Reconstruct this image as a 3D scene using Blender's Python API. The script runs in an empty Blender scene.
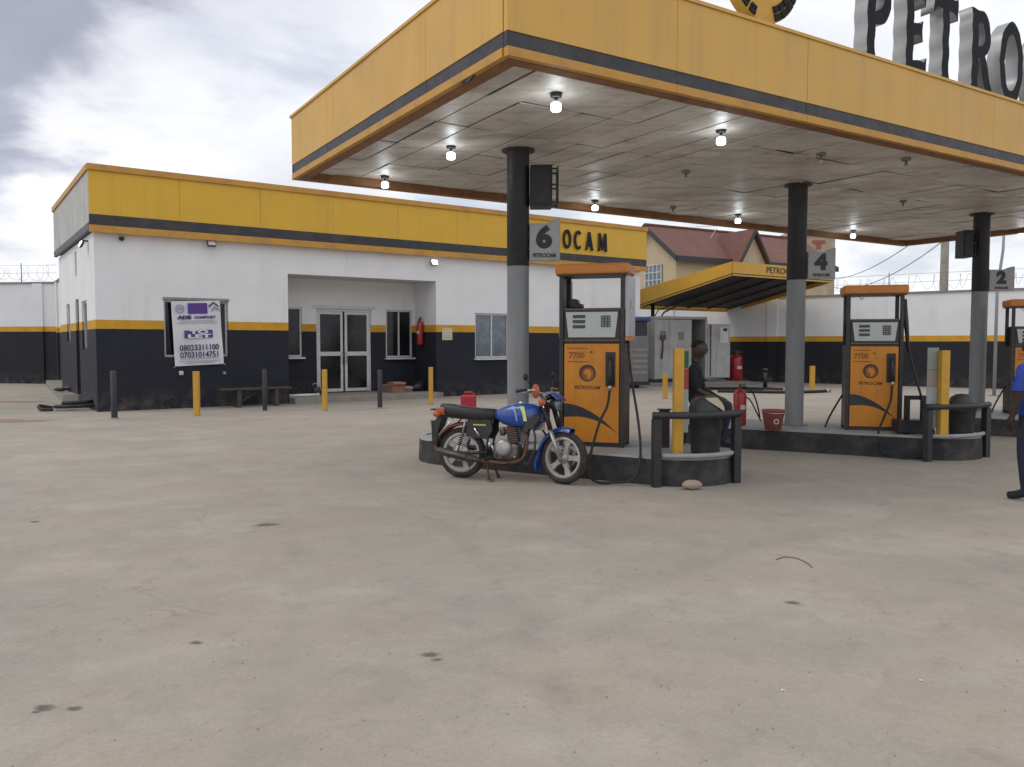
import bpy, bmesh, math, random
from mathutils import Vector, Matrix
random.seed(7)
rad = math.radians
SC = bpy.context.scene
COL = SC.collection
# ------------------------------------------------------------------ camera
F = 799.0; PITCH = rad(2.9); EYE = 1.6
cd = bpy.data.cameras.new('camera'); cam = bpy.data.objects.new('camera', cd); COL.objects.link(cam)
cam.location = (0, 0, EYE); cam.rotation_euler = (rad(90) - PITCH, 0, 0)
cd.sensor_width = 36; cd.lens = 36 * F / 1024; cd.clip_end = 3000; cd.clip_start = 0.05
SC.camera = cam
SC.render.resolution_x = 1024; SC.render.resolution_y = 767
# ------------------------------------------------------------------ sky, sun, exposure
SUN_EL = 52; SUN_HEAD = -100          # heading: degrees clockwise from +Y (straight ahead)
w = bpy.data.worlds.new('World'); SC.world = w; w.use_nodes = True
nt = w.node_tree; nt.nodes.clear()
def wn(t, **k):
    n = nt.nodes.new(t)
    for a, b in k.items(): setattr(n, a, b)
    return n
def wl(a, b): nt.links.new(a, b)
def wmath(op, a, b=None, clamp=False):
    n = wn('ShaderNodeMath', operation=op, use_clamp=clamp)
    for i, s in enumerate((a, b)):
        if s is None: continue
        if isinstance(s, (int, float)): n.inputs[i].default_value = s
        else: wl(s, n.inputs[i])
    return n.outputs[0]
def wramp(src, stops, interp='EASE'):
    r = wn('ShaderNodeValToRGB'); r.color_ramp.interpolation = interp
    e = r.color_ramp.elements
    while len(e) < len(stops): e.new(.5)
    for q, (p, c) in zip(e, stops): q.position = p; q.color = (*c, 1) if len(c) == 3 else c
    wl(src, r.inputs[0]); return r.outputs[0]
def wmix(f, a, b):
    m = wn('ShaderNodeMix', data_type='RGBA')
    for s, i in ((f, 0), (a, 6), (b, 7)):
        if isinstance(s, (tuple, list)): m.inputs[i].default_value = (*s, 1)
        elif isinstance(s, (int, float)): m.inputs[i].default_value = s
        else: wl(s, m.inputs[i])
    return m.outputs[2]
sky = wn('ShaderNodeTexSky', sky_type='NISHITA', sun_disc=False)
sky.sun_elevation = rad(SUN_EL); sky.sun_rotation = rad(SUN_HEAD)
sky.air_density = 1.0; sky.dust_density = 2.0
tc = wn('ShaderNodeTexCoord'); sep = wn('ShaderNodeSeparateXYZ'); wl(tc.outputs['Generated'], sep.inputs[0])
zz = wmath('ADD', wmath('MAXIMUM', sep.outputs[2], 0.0), 0.22)
cmb = wn('ShaderNodeCombineXYZ')
wl(wmath('DIVIDE', sep.outputs[0], zz), cmb.inputs[0]); wl(wmath('DIVIDE', sep.outputs[1], zz), cmb.inputs[1])
def wnoise(scale, detail, rough, off):
    mp = wn('ShaderNodeMapping'); mp.inputs['Location'].default_value = off; wl(cmb.outputs[0], mp.inputs[0])
    n = wn('ShaderNodeTexNoise'); n.inputs['Scale'].default_value = scale; n.inputs['Detail'].default_value = detail
    n.inputs['Roughness'].default_value = rough; n.inputs['Distortion'].default_value = .25
    wl(mp.outputs[0], n.inputs[0]); return n.outputs[0]
cover = wramp(wnoise(1.1, 7, .56, (2.3, .4, 0)), ((.36, (0, 0, 0)), (.50, (1, 1, 1))))
shade = wnoise(1.0, 8, .56, (5.1, 2.2, 3))
# a heavy grey cloud bank high on the left
dn = wn('ShaderNodeVectorMath', operation='DOT_PRODUCT'); wl(tc.outputs['Generated'], dn.inputs[0])
dv = Vector((-0.568, 0.707, 0.423)).normalized(); dn.inputs[1].default_value = dv
bank = wramp(wmath('ADD', dn.outputs['Value'], wmath('MULTIPLY', wmath('SUBTRACT', wnoise(2.6, 6, .52, (1.2, 7.4, 1)), .5), .085)),
             ((.952, (0, 0, 0)), (.974, (1, 1, 1))))
ccol = wramp(shade, ((.28, (6.6, 6.8, 7.6)), (.44, (8.2, 8.35, 8.9)), (.60, (9.9, 10.0, 10.3))), 'LINEAR')
ccol = wmix(bank, ccol, wramp(shade, ((.3, (3.4, 3.55, 4.4)), (.65, (4.8, 5.0, 6.2)))))
gap = wmix(.75, sky.outputs[0], (6.9, 7.3, 8.2))
allc = wmix(wmath('MAXIMUM', cover, bank), gap, ccol)
hz = wramp(sep.outputs[2], ((.0, (1, 1, 1)), (.16, (0, 0, 0))))
allc = wmix(wmath('MULTIPLY', hz, .6), allc, (8.0, 8.3, 8.8))
bg = wn('ShaderNodeBackground'); wl(allc, bg.inputs[0]); bg.inputs[1].default_value = .10
wo = wn('ShaderNodeOutputWorld'); wl(bg.outputs[0], wo.inputs[0])
sd = bpy.data.lights.new('sun', 'SUN'); sd.energy = .75; sd.angle = rad(22); sd.color = (1, .95, .88)
sun = bpy.data.objects.new('sun', sd); COL.objects.link(sun)
sv = Vector((math.sin(rad(SUN_HEAD)) * math.cos(rad(SUN_EL)), math.cos(rad(SUN_HEAD)) * math.cos(rad(SUN_EL)), math.sin(rad(SUN_EL))))
sun.rotation_euler = sv.to_track_quat('Z', 'Y').to_euler()
vs = SC.view_settings; vs.view_transform = 'Standard'; vs.look = 'None'; vs.gamma = 1; vs.exposure = 0.16
vs.use_curve_mapping = False

# ------------------------------------------------------------------ pixel -> place helpers
def ray(px, py):
    u = (px - 512) / F; v = (383.5 - py) / F; c, s = math.cos(PITCH), math.sin(PITCH)
    return Vector((u, c + v * s, -s + v * c))
def at(px, py, z=0.0):
    d = ray(px, py); t = (z - EYE) / d.z; return Vector((d.x * t, d.y * t, z))
def aty(px, py, Y):
    d = ray(px, py); t = Y / d.y; return Vector((d.x * t, Y, EYE + d.z * t))
def head(deg): return Vector((math.sin(rad(deg)), math.cos(rad(deg)), 0))
def onplane(px, py, o, n):
    d = ray(px, py); e = Vector((0, 0, EYE)); t = (Vector(o) - e).dot(n) / d.dot(n); return e + d * t

# ------------------------------------------------------------------ materials
MATS = {}
def mat(name, base, rough=.6, metal=0., var=.10, scale=6., dirt=None, bump=0., bscale=40., rnd=0., emit=None, trans=0., coat=0., streak=None, spec=.5, world=False):
    """Procedural paint/metal: colour variation, optional dirt (colour, amount, scale), per-object variation."""
    if name in MATS: return MATS[name]
    m = bpy.data.materials.new(name); m.use_nodes = True; MATS[name] = m
    t = m.node_tree; N = t.nodes; L = t.links.new; b = N['Principled BSDF']
    co = N.new('ShaderNodeTexCoord')
    geo = N.new('ShaderNodeNewGeometry') if world else None
    def noise(sc, de=5, ro=.6, vec=None):
        n = N.new('ShaderNodeTexNoise'); n.inputs['Scale'].default_value = sc; n.inputs['Detail'].default_value = de
        n.inputs['Roughness'].default_value = ro; L(vec or (geo.outputs['Position'] if world else co.outputs['Object']), n.inputs[0]); return n.outputs[0]
    def ramp(src, p0, p1):
        r = N.new('ShaderNodeMapRange'); r.inputs[1].default_value = p0; r.inputs[2].default_value = p1; L(src, r.inputs[0]); return r.outputs[0]
    def mix(f, a, c, blend='MIX'):
        x = N.new('ShaderNodeMix'); x.data_type = 'RGBA'; x.blend_type = blend
        for s, i in ((f, 0), (a, 6), (c, 7)):
            if isinstance(s, (tuple, list)): x.inputs[i].default_value = (*s[:3], 1)
            elif isinstance(s, (int, float)): x.inputs[i].default_value = s
            else: L(s, x.inputs[i])
        return x.outputs[2]
    if callable(base): c = base(N, L, co, noise, ramp, mix)
    else: c = mix(noise(scale), tuple(v * (1 - var) for v in base), tuple(min(1, v * (1 + var)) for v in base))
    if rnd:
        oi = N.new('ShaderNodeObjectInfo'); r = ramp(oi.outputs['Random'], 0, 1); r.node.inputs[3].default_value = 1 - rnd; r.node.inputs[4].default_value = 1 + rnd
        hv = N.new('ShaderNodeHueSaturation'); L(r, hv.inputs['Value']); L(c, hv.inputs['Color']); c = hv.outputs[0]
    if dirt:
        dc, amt, dsc = dirt
        f = ramp(noise(dsc, 8, .65), .45, .75); mm = N.new('ShaderNodeMath'); mm.operation = 'MULTIPLY'; mm.inputs[1].default_value = amt; L(f, mm.inputs[0])
        c = mix(mm.outputs[0], c, dc)
    if streak:
        sc_, sa, ss = streak
        mp = N.new('ShaderNodeMapping'); mp.inputs['Scale'].default_value = (ss, ss, ss * .06); L(co.outputs['Object'], mp.inputs[0])
        f = ramp(noise(1, 6, .7, mp.outputs[0]), .5, .75); mm = N.new('ShaderNodeMath'); mm.operation = 'MULTIPLY'; mm.inputs[1].default_value = sa; L(f, mm.inputs[0])
        c = mix(mm.outputs[0], c, sc_)
    L(c, b.inputs['Base Color'])
    rr = ramp(noise(scale * 2.3), .3, .7); rr.node.inputs[3].default_value = max(.03, rough - .08); rr.node.inputs[4].default_value = min(1, rough + .1)
    L(rr, b.inputs['Roughness']); b.inputs['Metallic'].default_value = metal
    b.inputs['Specular IOR Level'].default_value = spec
    if coat: b.inputs['Coat Weight'].default_value = coat; b.inputs['Coat Roughness'].default_value = .12
    if trans: b.inputs['Transmission Weight'].default_value = trans; b.inputs['IOR'].default_value = 1.45
    if emit: b.inputs['Emission Color'].default_value = (*emit[0], 1); b.inputs['Emission Strength'].default_value = emit[1]
    if bump:
        bp = N.new('ShaderNodeBump'); bp.inputs['Strength'].default_value = bump; bp.inputs['Distance'].default_value = .01
        L(noise(bscale, 6), bp.inputs['Height']); L(bp.outputs[0], b.inputs['Normal'])
    return m
DUST = (.24, .19, .14)
M_yellow = mat('yellow_fascia_paint', (.67, .395, .028), .5, var=.05, scale=1.2, dirt=((.54, .32, .05), .35, 1.5), streak=((.38, .23, .07), .35, 2.2))
M_tan = mat('faded_yellow_fascia_paint', (.64, .375, .075), .5, var=.05, scale=1.0, dirt=((.44, .28, .11), .4, 1.2), streak=((.40, .25, .10), .5, 4.0))
M_ochre = mat('ochre_trim_paint', (.54, .28, .045), .55, dirt=((.22, .12, .06), .6, 3))
M_stripe = mat('black_stripe_paint', (.028, .028, .034), .5, var=.2, dirt=((.10, .09, .09), .4, 3))
M_rustlip = mat('rusty_ochre_lip', (.27, .12, .045), .7, var=.3, scale=4, dirt=((.10, .055, .03), .8, 5))
M_greyclad = mat('weathered_grey_cladding', (.45, .45, .43), .6, var=.1, dirt=((.25, .24, .22), .5, 2), streak=((.2, .2, .18), .5, 3))
def soffit_col(N, L, co, noise, ramp, mix):
    ge = N.new('ShaderNodeNewGeometry')
    def mp(sx, sy, rz):
        m = N.new('ShaderNodeMapping'); m.inputs['Scale'].default_value = (sx, sy, 1); m.inputs['Rotation'].default_value = (0, 0, rz); L(ge.outputs['Position'], m.inputs[0]); return m.outputs[0]
    a = rad(-32)
    c = mix(ramp(noise(1, 7, .62, mp(.5, .9, a)), .35, .68), (.55, .51, .455), (.76, .735, .685))
    def lay(src, p0, p1, amt, col, c_):
        k = N.new('ShaderNodeMath'); k.operation = 'MULTIPLY'; k.inputs[1].default_value = amt; L(ramp(src, p0, p1), k.inputs[0]); return mix(k.outputs[0], c_, col)
    c = lay(noise(1, 8, .7, mp(.5, 4.5, a)), .49, .69, .7, (.30, .245, .185), c)      # run-off streaks along the sheets
    c = lay(noise(1, 8, .7, mp(1.6, 1.6, 0.)), .52, .71, .65, (.25, .195, .14), c)        # damp blotches
    return lay(noise(1, 6, .6, mp(9, 9, 0.)), .55, .8, .4, (.24, .20, .16), c)
M_soffit = mat('dirty_metal_ceiling_panel', soffit_col, .46, .12, rnd=.10, bump=.10, bscale=2.5, scale=1.2, world=True)
M_seam = mat('dark_ceiling_void', (.06, .055, .05), .8)
M_colgrey = mat('grey_column_paint', (.24, .26, .275), .5, var=.08, dirt=(DUST, .5, 4), streak=((.16, .15, .14), .4, 9))
M_colblack = mat('charcoal_column_paint', (.022, .023, .028), .5, var=.2, dirt=((.07, .065, .06), .4, 4))
M_silver = mat('silver_letter_return', (.34, .34, .34), .38, .6, var=.15, scale=5, dirt=((.2, .19, .17), .5, 5))
M_black = mat('black_paint', (.018, .018, .02), .45, var=.2, dirt=((.07, .06, .05), .35, 9))
M_rubber = mat('black_rubber', (.016, .016, .017), .7, var=.2, dirt=((.09, .075, .06), .35, 10))
M_lamp = mat('lit_lamp_bulb', (.9, .95, 1), .3, emit=((.86, .95, 1), 9))
M_lampoff = mat('unlit_lamp_glass', (.55, .55, .55), .25)
M_plug = mat('lamp_holder_dark', (.05, .045, .04), .6)
M_white = mat('white_paint', (.62, .62, .62), .55, var=.05, dirt=((.40, .38, .34), .4, 2))
M_alu = mat('white_aluminium_frame', (.60, .60, .60), .4, .1, var=.06, dirt=((.34, .32, .29), .4, 5))
M_conc = mat('grey_concrete', (.27, .25, .22), .85, var=.18, scale=5, dirt=((.14, .12, .10), .6, 3), bump=.3, bscale=30)
M_kerb = mat('shade_dark_dusty_kerb_paint', (.024, .024, .027), .7, var=.3, scale=4, dirt=((.10, .083, .067), .7, 4), bump=.3, bscale=25)  # base colour darkened to carry the kerb's shade, with dust over it
M_islandtop = mat('worn_grey_island_paint', (.33, .33, .33), .65, var=.15, scale=3, dirt=((.19, .16, .13), .7, 3), bump=.15)
M_glass = mat('dark_window_glass', (.010, .012, .015), .06, var=.3, spec=.4)
M_glasslit = mat('reflecting_window_glass', (.07, .10, .13), .08, var=.5, scale=3, spec=1.0, dirt=((.30, .34, .38), .5, 2.5))
M_orange = mat('orange_pump_paint', (.66, .25, .015), .42, var=.08, scale=2.5, dirt=((.36, .135, .03), .5, 5), streak=((.34, .13, .03), .35, 8))
M_header = mat('orange_pump_header_paint', (.62, .22, .035), .45, var=.08, dirt=((.38, .16, .06), .5, 5))
M_print = mat('dark_brown_print', (.075, .03, .012), .5)
M_bollard = mat('yellow_bollard_paint', (.62, .34, .03), .5, var=.1, dirt=((.30, .18, .06), .6, 6), streak=((.25, .16, .07), .3, 14))
M_red = mat('fire_red_paint', (.36, .018, .022), .35, var=.1, dirt=((.2, .03, .02), .4, 8), coat=.3)
M_steel = mat('brushed_steel', (.45, .45, .46), .32, .9, var=.15)
M_chrome = mat('chrome', (.62, .62, .62), .14, 1.0, var=.08, dirt=((.25, .2, .16), .35, 14))
M_display = mat('pale_display_plate', (.50, .55, .53), .3, var=.05, dirt=((.36, .36, .33), .3, 5))
M_lcd = mat('dark_lcd', (.045, .06, .05), .2)
M_skin = mat('dark_brown_skin', (.045, .024, .016), .5, var=.15, scale=20)

# ------------------------------------------------------------------ mesh builder
class MB:
    def __init__(s): s.v = []; s.f = []; s.mi = []; s.M = Matrix.Identity(4); s.cur = 0; s.sm = []
    def _add(s, vs_, fs, smooth=False):
        o = len(s.v); s.v += [tuple(s.M @ Vector(p)) for p in vs_]; s.f += [tuple(i + o for i in q) for q in fs]
        s.mi += [s.cur] * len(fs); s.sm += [smooth] * len(fs); return s
    def box(s, x0, x1, y0, y1, z0, z1, b=0.):
        if b <= 0:
            return s._add([(x, y, z) for z in (z0, z1) for y in (y0, y1) for x in (x0, x1)],
                          [(0, 2, 3, 1), (4, 5, 7, 6), (0, 1, 5, 4), (2, 6, 7, 3), (0, 4, 6, 2), (1, 3, 7, 5)])
        b = min(b, .45 * min(x1 - x0, y1 - y0, z1 - z0))
        bm = bmesh.new(); bmesh.ops.create_cube(bm, size=1)
        for q in bm.verts: q.co = Vector(((x0 + x1) / 2 + q.co.x * (x1 - x0), (y0 + y1) / 2 + q.co.y * (y1 - y0), (z0 + z1) / 2 + q.co.z * (z1 - z0)))
        bmesh.ops.bevel(bm, geom=bm.edges[:], offset=b, segments=2, affect='EDGES', profile=.5)
        bm.verts.index_update(); s._add([q.co[:] for q in bm.verts], [[q.index for q in f.verts] for f in bm.faces], False); bm.free(); return s
    def ring(s, c, r, ax, n, ry=None):
        c = Vector(c); ax = Vector(ax).normalized(); a = Vector((0, 0, 1)) if abs(ax.z) < .9 else Vector((1, 0, 0))
        u = ax.cross(a).normalized(); v = ax.cross(u)
        return [c + u * (r * math.cos(2 * math.pi * i / n)) + v * ((ry or r) * math.sin(2 * math.pi * i / n)) for i in range(n)]
    def cyl(s, p, q, r0, r1=None, n=12, cap=True):
        return s.tube([p, q], [r0, r0 if r1 is None else r1], n, cap)
    def tube(s, pts, r, n=8, cap=True, closed=False):
        pts = [Vector(p) for p in pts]; k = len(pts)
        rs = r if isinstance(r, (list, tuple)) else [r] * k
        vs_ = []; fs = []; ref = None
        for i, p in enumerate(pts):
            if closed: t = pts[(i + 1) % k] - pts[i - 1]
            else: t = pts[min(i + 1, k - 1)] - pts[max(i - 1, 0)]
            t.normalize()
            if ref is None:
                a = Vector((0, 0, 1)) if abs(t.z) < .9 else Vector((1, 0, 0)); u = t.cross(a).normalized()
            else:
                u = (ref - t * ref.dot(t)); u = u.normalized() if u.length > 1e-6 else t.orthogonal().normalized()
            ref = u; v = t.cross(u)
            vs_ += [p + (u * math.cos(2 * math.pi * j / n) + v * math.sin(2 * math.pi * j / n)) * rs[i] for j in range(n)]
        m = k if closed else k - 1
        for i in range(m):
            for j in range(n):
                a, b = i * n + j, i * n + (j + 1) % n; c, d = ((i + 1) % k) * n + (j + 1) % n, ((i + 1) % k) * n + j
                fs.append((a, b, c, d))
        s._add(vs_, fs, n > 5)
        if cap and not closed:
            o = len(s.v) - len(vs_)
            s.f += [tuple(o + j for j in reversed(range(n))), tuple(o + (k - 1) * n + j for j in range(n))]; s.mi += [s.cur] * 2; s.sm += [False] * 2
        return s
    def lathe(s, prof, o=(0, 0, 0), ax='z', n=20, smooth=True):
        """prof: list of (r, h); closed at the ends when r==0"""
        R = {'z': Matrix.Identity(3), 'y': Matrix(((1, 0, 0), (0, 0, 1), (0, -1, 0))), 'x': Matrix(((0, 0, 1), (0, 1, 0), (-1, 0, 0)))}[ax]
        vs_ = []; o = Vector(o)
        for r_, h in prof:
            for j in range(n):
                a = 2 * math.pi * j / n; vs_.append(o + R @ Vector((r_ * math.cos(a), r_ * math.sin(a), h)))
        fs = []
        for i in range(len(prof) - 1):
            for j in range(n): fs.append((i * n + j, i * n + (j + 1) % n, (i + 1) * n + (j + 1) % n, (i + 1) * n + j))
        return s._add(vs_, fs, smooth)
    def ball(s, c, r, n=12, m=8, sq=(1, 1, 1)):
        prof = [(max(1e-4, math.sin(math.pi * i / m)) * r, -math.cos(math.pi * i / m) * r) for i in range(m + 1)]
        M0 = s.M; s.M = M0 @ Matrix.Translation(c) @ Matrix.Diagonal((*sq, 1)); s.lathe(prof, n=n); s.M = M0; return s
    def prism(s, poly, h0, h1, plane='xz'):
        """polygon in the given plane, extruded along the third axis"""
        def P(a, b, h): return {'xz': (a, h, b), 'xy': (a, b, h), 'yz': (h, a, b)}[plane]
        n = len(poly); vs_ = [P(a, b, h0) for a, b in poly] + [P(a, b, h1) for a, b in poly]
        return s._add(vs_, [tuple(range(n)), tuple(reversed(range(n, 2 * n)))] + [(i, i + n, (i + 1) % n + n, (i + 1) % n) for i in range(n)])
    def loft(s, rings, cap=True, smooth=True):
        n = len(rings[0]); vs_ = [p for r_ in rings for p in r_]; fs = []
        for i in range(len(rings) - 1):
            for j in range(n): fs.append((i * n + j, i * n + (j + 1) % n, (i + 1) * n + (j + 1) % n, (i + 1) * n + j))
        if cap: fs += [tuple(reversed(range(n))), tuple(range((len(rings) - 1) * n, len(rings) * n))]
        return s._add(vs_, fs, smooth)
    def mesh(s, name, mats):
        me = bpy.data.meshes.new(name); me.from_pydata(s.v, [], s.f)
        for m in (mats if isinstance(mats, (list, tuple)) else [mats]): me.materials.append(m)
        for p, i, q in zip(me.polygons, s.mi, s.sm): p.material_index = i; p.use_smooth = q
        bm = bmesh.new(); bm.from_mesh(me); bmesh.ops.recalc_face_normals(bm, faces=bm.faces[:]); bm.to_mesh(me); bm.free()
        return me
    def build(s, name, mats, parent=None, loc=None, rot=None):
        return link(name, s.mesh(name, mats), parent, loc, rot)
def link(name, data, parent=None, loc=None, rot=None):
    o = bpy.data.objects.new(name, data); COL.objects.link(o); o.parent = parent
    if loc is not None: o.location = loc
    if rot is not None: o.rotation_euler = rot
    return o
def tag(o, label=None, cat=None, group=None, kind=None):
    for k, v in (('label', label), ('category', cat), ('group', group), ('kind', kind)):
        if v: o[k] = v
    return o
def thing(name, loc, label, cat, rz=0., group=None, rot=None):
    o = bpy.data.objects.new(name, None); COL.objects.link(o); o.location = loc; o.rotation_euler = rot or (0, 0, rz); o.empty_display_size = .1
    return tag(o, label, cat, group)
KIDS = {}
def copy_tree(src, parent=None):
    kids = [o for o in COL.objects if o.parent == src]
    c = src.copy(); COL.objects.link(c)
    if parent: c.parent = parent
    for k in kids: copy_tree(k, c)
    return c
DEFER = []
def text(name, body, size, m, parent, loc, rot=(rad(90), 0, 0), ext=.002, bold=0., align='CENTER', sx=1.):
    cu = bpy.data.curves.new(name, 'FONT'); cu.body = body; cu.size = size; cu.extrude = ext; cu.offset = bold
    cu.align_x = align; cu.align_y = 'CENTER'; cu.resolution_u = 3
    o = link(name, cu, parent, loc, rot); o.scale = (sx, 1, 1); DEFER.append((o, [m], None)); return o
def outline(name, loops, ext, mats, parent, loc, rot, side=True):
    """filled flat outline with holes, extruded: material 0 on the faces, 1 on the returns"""
    cu = bpy.data.curves.new(name, 'CURVE'); cu.dimensions = '2D'; cu.fill_mode = 'BOTH'; cu.extrude = ext
    for lp in loops:
        sp = cu.splines.new('POLY'); sp.points.add(len(lp) - 1); sp.use_cyclic_u = True
        for p, (a, b) in zip(sp.points, lp): p.co = (a, b, 0, 1)
    o = link(name, cu, parent, loc, rot); DEFER.append((o, mats, 'side' if side else None)); return o
def arc(cx, cy, rx, ry, a0, a1, n):
    return [(cx + rx * math.cos(rad(a0 + (a1 - a0) * i / n)), cy + ry * math.sin(rad(a0 + (a1 - a0) * i / n))) for i in range(n + 1)]
# ------------------------------------------------------------------ ground
def ground_col(N, L, co, noise, ramp, mix):
    def mp(sx, sy, rz=0.):
        m = N.new('ShaderNodeMapping'); m.inputs['Scale'].default_value = (sx, sy, 1); m.inputs['Rotation'].default_value = (0, 0, rz)
        L(co.outputs['Object'], m.inputs[0]); return m.outputs[0]
    def lay(src, p0, p1, amt, col, c_):
        k = N.new('ShaderNodeMath'); k.operation = 'MULTIPLY'; k.inputs[1].default_value = amt; L(ramp(src, p0, p1), k.inputs[0]); return mix(k.outputs[0], c_, col)
    c = mix(ramp(noise(.30, 6, .6), .35, .65), (0.330, 0.291, 0.248), (0.380, 0.337, 0.285))
    c = lay(noise(1, 8, .66, mp(.42, .6, rad(25))), .45, .64, .7, (0.284, 0.268, 0.241), c)          # grey tyre-polished drifts
    c = lay(noise(1, 8, .66, mp(.9, 1.1, rad(-20))), .49, .68, .7, (0.436, 0.393, 0.341), c)            # pale worn cement
    c = lay(noise(.75, 8, .68, mp(1, 1, 1.0)), .52, .70, .45, (0.365, 0.273, 0.193), c)                # brown dust
    c = lay(noise(1, 8, .7, mp(1.9, 2.1, .6)), .50, .68, .4, (0.269, 0.244, 0.213), c)                  # mottling
    c = lay(noise(1, 8, .72, mp(4.2, 4.2, 2.0)), .54, .70, .45, (0.213, 0.189, 0.160), c)                  # small stains
    c = lay(noise(1, 4, .6, mp(14, 14, .3)), .52, .78, .35, (0.427, 0.383, 0.333), c)
    c = lay(noise(38, 5, .75), .45, .8, .45, (0.203, 0.178, 0.155), c)
    c = lay(noise(120, 3, .7), .5, .75, .35, (0.427, 0.388, 0.339), c)
    # faint dark tyre arcs
    for (cx_, cy_, R_, w_) in ((9.0, -3.0, 10.2, .10), (9.0, -3.0, 11.6, .10), (-14., 2.0, 13.0, .09), (-14., 2.0, 14.3, .09)):
        vd = N.new('ShaderNodeVectorMath'); vd.operation = 'DISTANCE'; vd.inputs[1].default_value = (cx_, cy_, 0); L(co.outputs['Object'], vd.inputs[0])
        q = N.new('ShaderNodeMath'); q.operation = 'SUBTRACT'; q.inputs[1].default_value = R_; L(vd.outputs['Value'], q.inputs[0]); q2 = N.new('ShaderNodeMath'); q2.operation = 'ABSOLUTE'; L(q.outputs[0], q2.inputs[0])
        k2 = N.new('ShaderNodeMath'); k2.operation = 'MULTIPLY'; L(ramp(q2.outputs[0], w_ * 1.6, w_ * .4), k2.inputs[0]); L(ramp(noise(2.2, 6, .7), .42, .7), k2.inputs[1])
        k3 = N.new('ShaderNodeMath'); k3.operation = 'MULTIPLY'; k3.inputs[1].default_value = .30; L(k2.outputs[0], k3.inputs[0]); c = mix(k3.outputs[0], c, (.19, .18, .165))
    # hairline cracks
    v = N.new('ShaderNodeTexVoronoi'); v.feature = 'DISTANCE_TO_EDGE'; v.inputs['Scale'].default_value = .30
    n2 = N.new('ShaderNodeTexNoise'); n2.inputs['Scale'].default_value = 1.6; n2.inputs['Detail'].default_value = 6; L(co.outputs['Object'], n2.inputs[0])
    va = N.new('ShaderNodeVectorMath'); va.operation = 'MULTIPLY_ADD'; va.inputs[1].default_value = (1.1, 1.1, 0); L(n2.outputs['Color'], va.inputs[0]); L(co.outputs['Object'], va.inputs[2]); L(va.outputs[0], v.inputs[0])
    f = ramp(v.outputs['Distance'], .0035, .0); f4 = N.new('ShaderNodeMath'); f4.operation = 'MULTIPLY'; L(f, f4.inputs[0]); L(ramp(noise(.5, 3), .5, .6), f4.inputs[1])
    f5 = N.new('ShaderNodeMath'); f5.operation = 'MULTIPLY'; f5.inputs[1].default_value = .28; L(f4.outputs[0], f5.inputs[0])
    return mix(f5.outputs[0], c, (.13, .11, .095))
M_ground = mat('dusty_cement_forecourt', ground_col, .82, bump=.4, bscale=45, scale=1.2, spec=.3)
g = MB(); n = 24
xs = [-900, -300, -100, -50] + [-32 + 4 * i for i in range(17)] + [50, 100, 300, 900]
ys = [-300, -60, -20] + [-8 + 4 * i for i in range(13)] + [60, 100, 300, 1500]
g._add([(x, y, 0) for y in ys for x in xs], [(j * len(xs) + i, j * len(xs) + i + 1, (j + 1) * len(xs) + i + 1, (j + 1) * len(xs) + i) for j in range(len(ys) - 1) for i in range(len(xs) - 1)])
ground = g.build('ground', M_ground); tag(ground, 'dusty pale cement forecourt with brown stains', None, None, 'structure')
# oil and dirt marks that lie on the cement
def stain_mat(name, col, amt):
    m = bpy.data.materials.new(name); m.use_nodes = True; N = m.node_tree.nodes; L = m.node_tree.links.new; b = N['Principled BSDF']; b.inputs['Base Color'].default_value = (*col, 1); b.inputs['Roughness'].default_value = .75
    co = N.new('ShaderNodeTexCoord'); ln = N.new('ShaderNodeVectorMath'); ln.operation = 'LENGTH'; L(co.outputs['Object'], ln.inputs[0])
    oi = N.new('ShaderNodeObjectInfo'); ad = N.new('ShaderNodeVectorMath'); ad.operation = 'ADD'; L(co.outputs['Object'], ad.inputs[0]); L(oi.outputs['Location'], ad.inputs[1])
    nz = N.new('ShaderNodeTexNoise'); nz.inputs['Scale'].default_value = 2.4; nz.inputs['Detail'].default_value = 6; nz.inputs['Roughness'].default_value = .65; L(ad.outputs[0], nz.inputs[0])
    s = N.new('ShaderNodeMath'); s.operation = 'MULTIPLY_ADD'; s.inputs[1].default_value = 1.5; L(nz.outputs[0], s.inputs[0]); L(ln.outputs['Value'], s.inputs[2])
    r = N.new('ShaderNodeMapRange'); r.inputs[1].default_value = 1.55; r.inputs[2].default_value = 1.05; r.inputs[4].default_value = amt; L(s.outputs[0], r.inputs[0]); L(r.outputs[0], b.inputs['Alpha']); return m
M_oil = stain_mat('dark_oil_mark', (.12, .105, .09), .6); M_reddust = stain_mat('red_earth_dust', (.36, .22, .13), .75)
def blot(px, py, r, m, asp=.6, z=.004, seed=0):
    rr = random.Random(seed); p = at(px, py); k = 24; b = MB()
    b._add([(0, 0, z)] + [(math.cos(2 * math.pi * i / k), math.sin(2 * math.pi * i / k), z) for i in range(k)], [(0, 1 + i, 1 + (i + 1) % k) for i in range(k)])
    o = b.build('stain', m, ground, p, (0, 0, rr.uniform(-.4, .4))); o.scale = (r * 1.5, r * 1.5 * asp, 1); return o
for i, (px, py, r) in enumerate([(266, 525, .10), (44, 708, .05), (37, 712, .025), (74, 709, .035), (196, 643, .04), (430, 655, .05), (437, 660, .03), 
                                 (792, 603, .05), (35, 522, .05)]):
    blot(px, py, r, M_oil, .6, .004, i)
for i, (px, py, r) in enumerate([(8, 402, .9), (12, 421, .8)]): blot(px, py, r, M_reddust, .45, .004, 40 + i)
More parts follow.
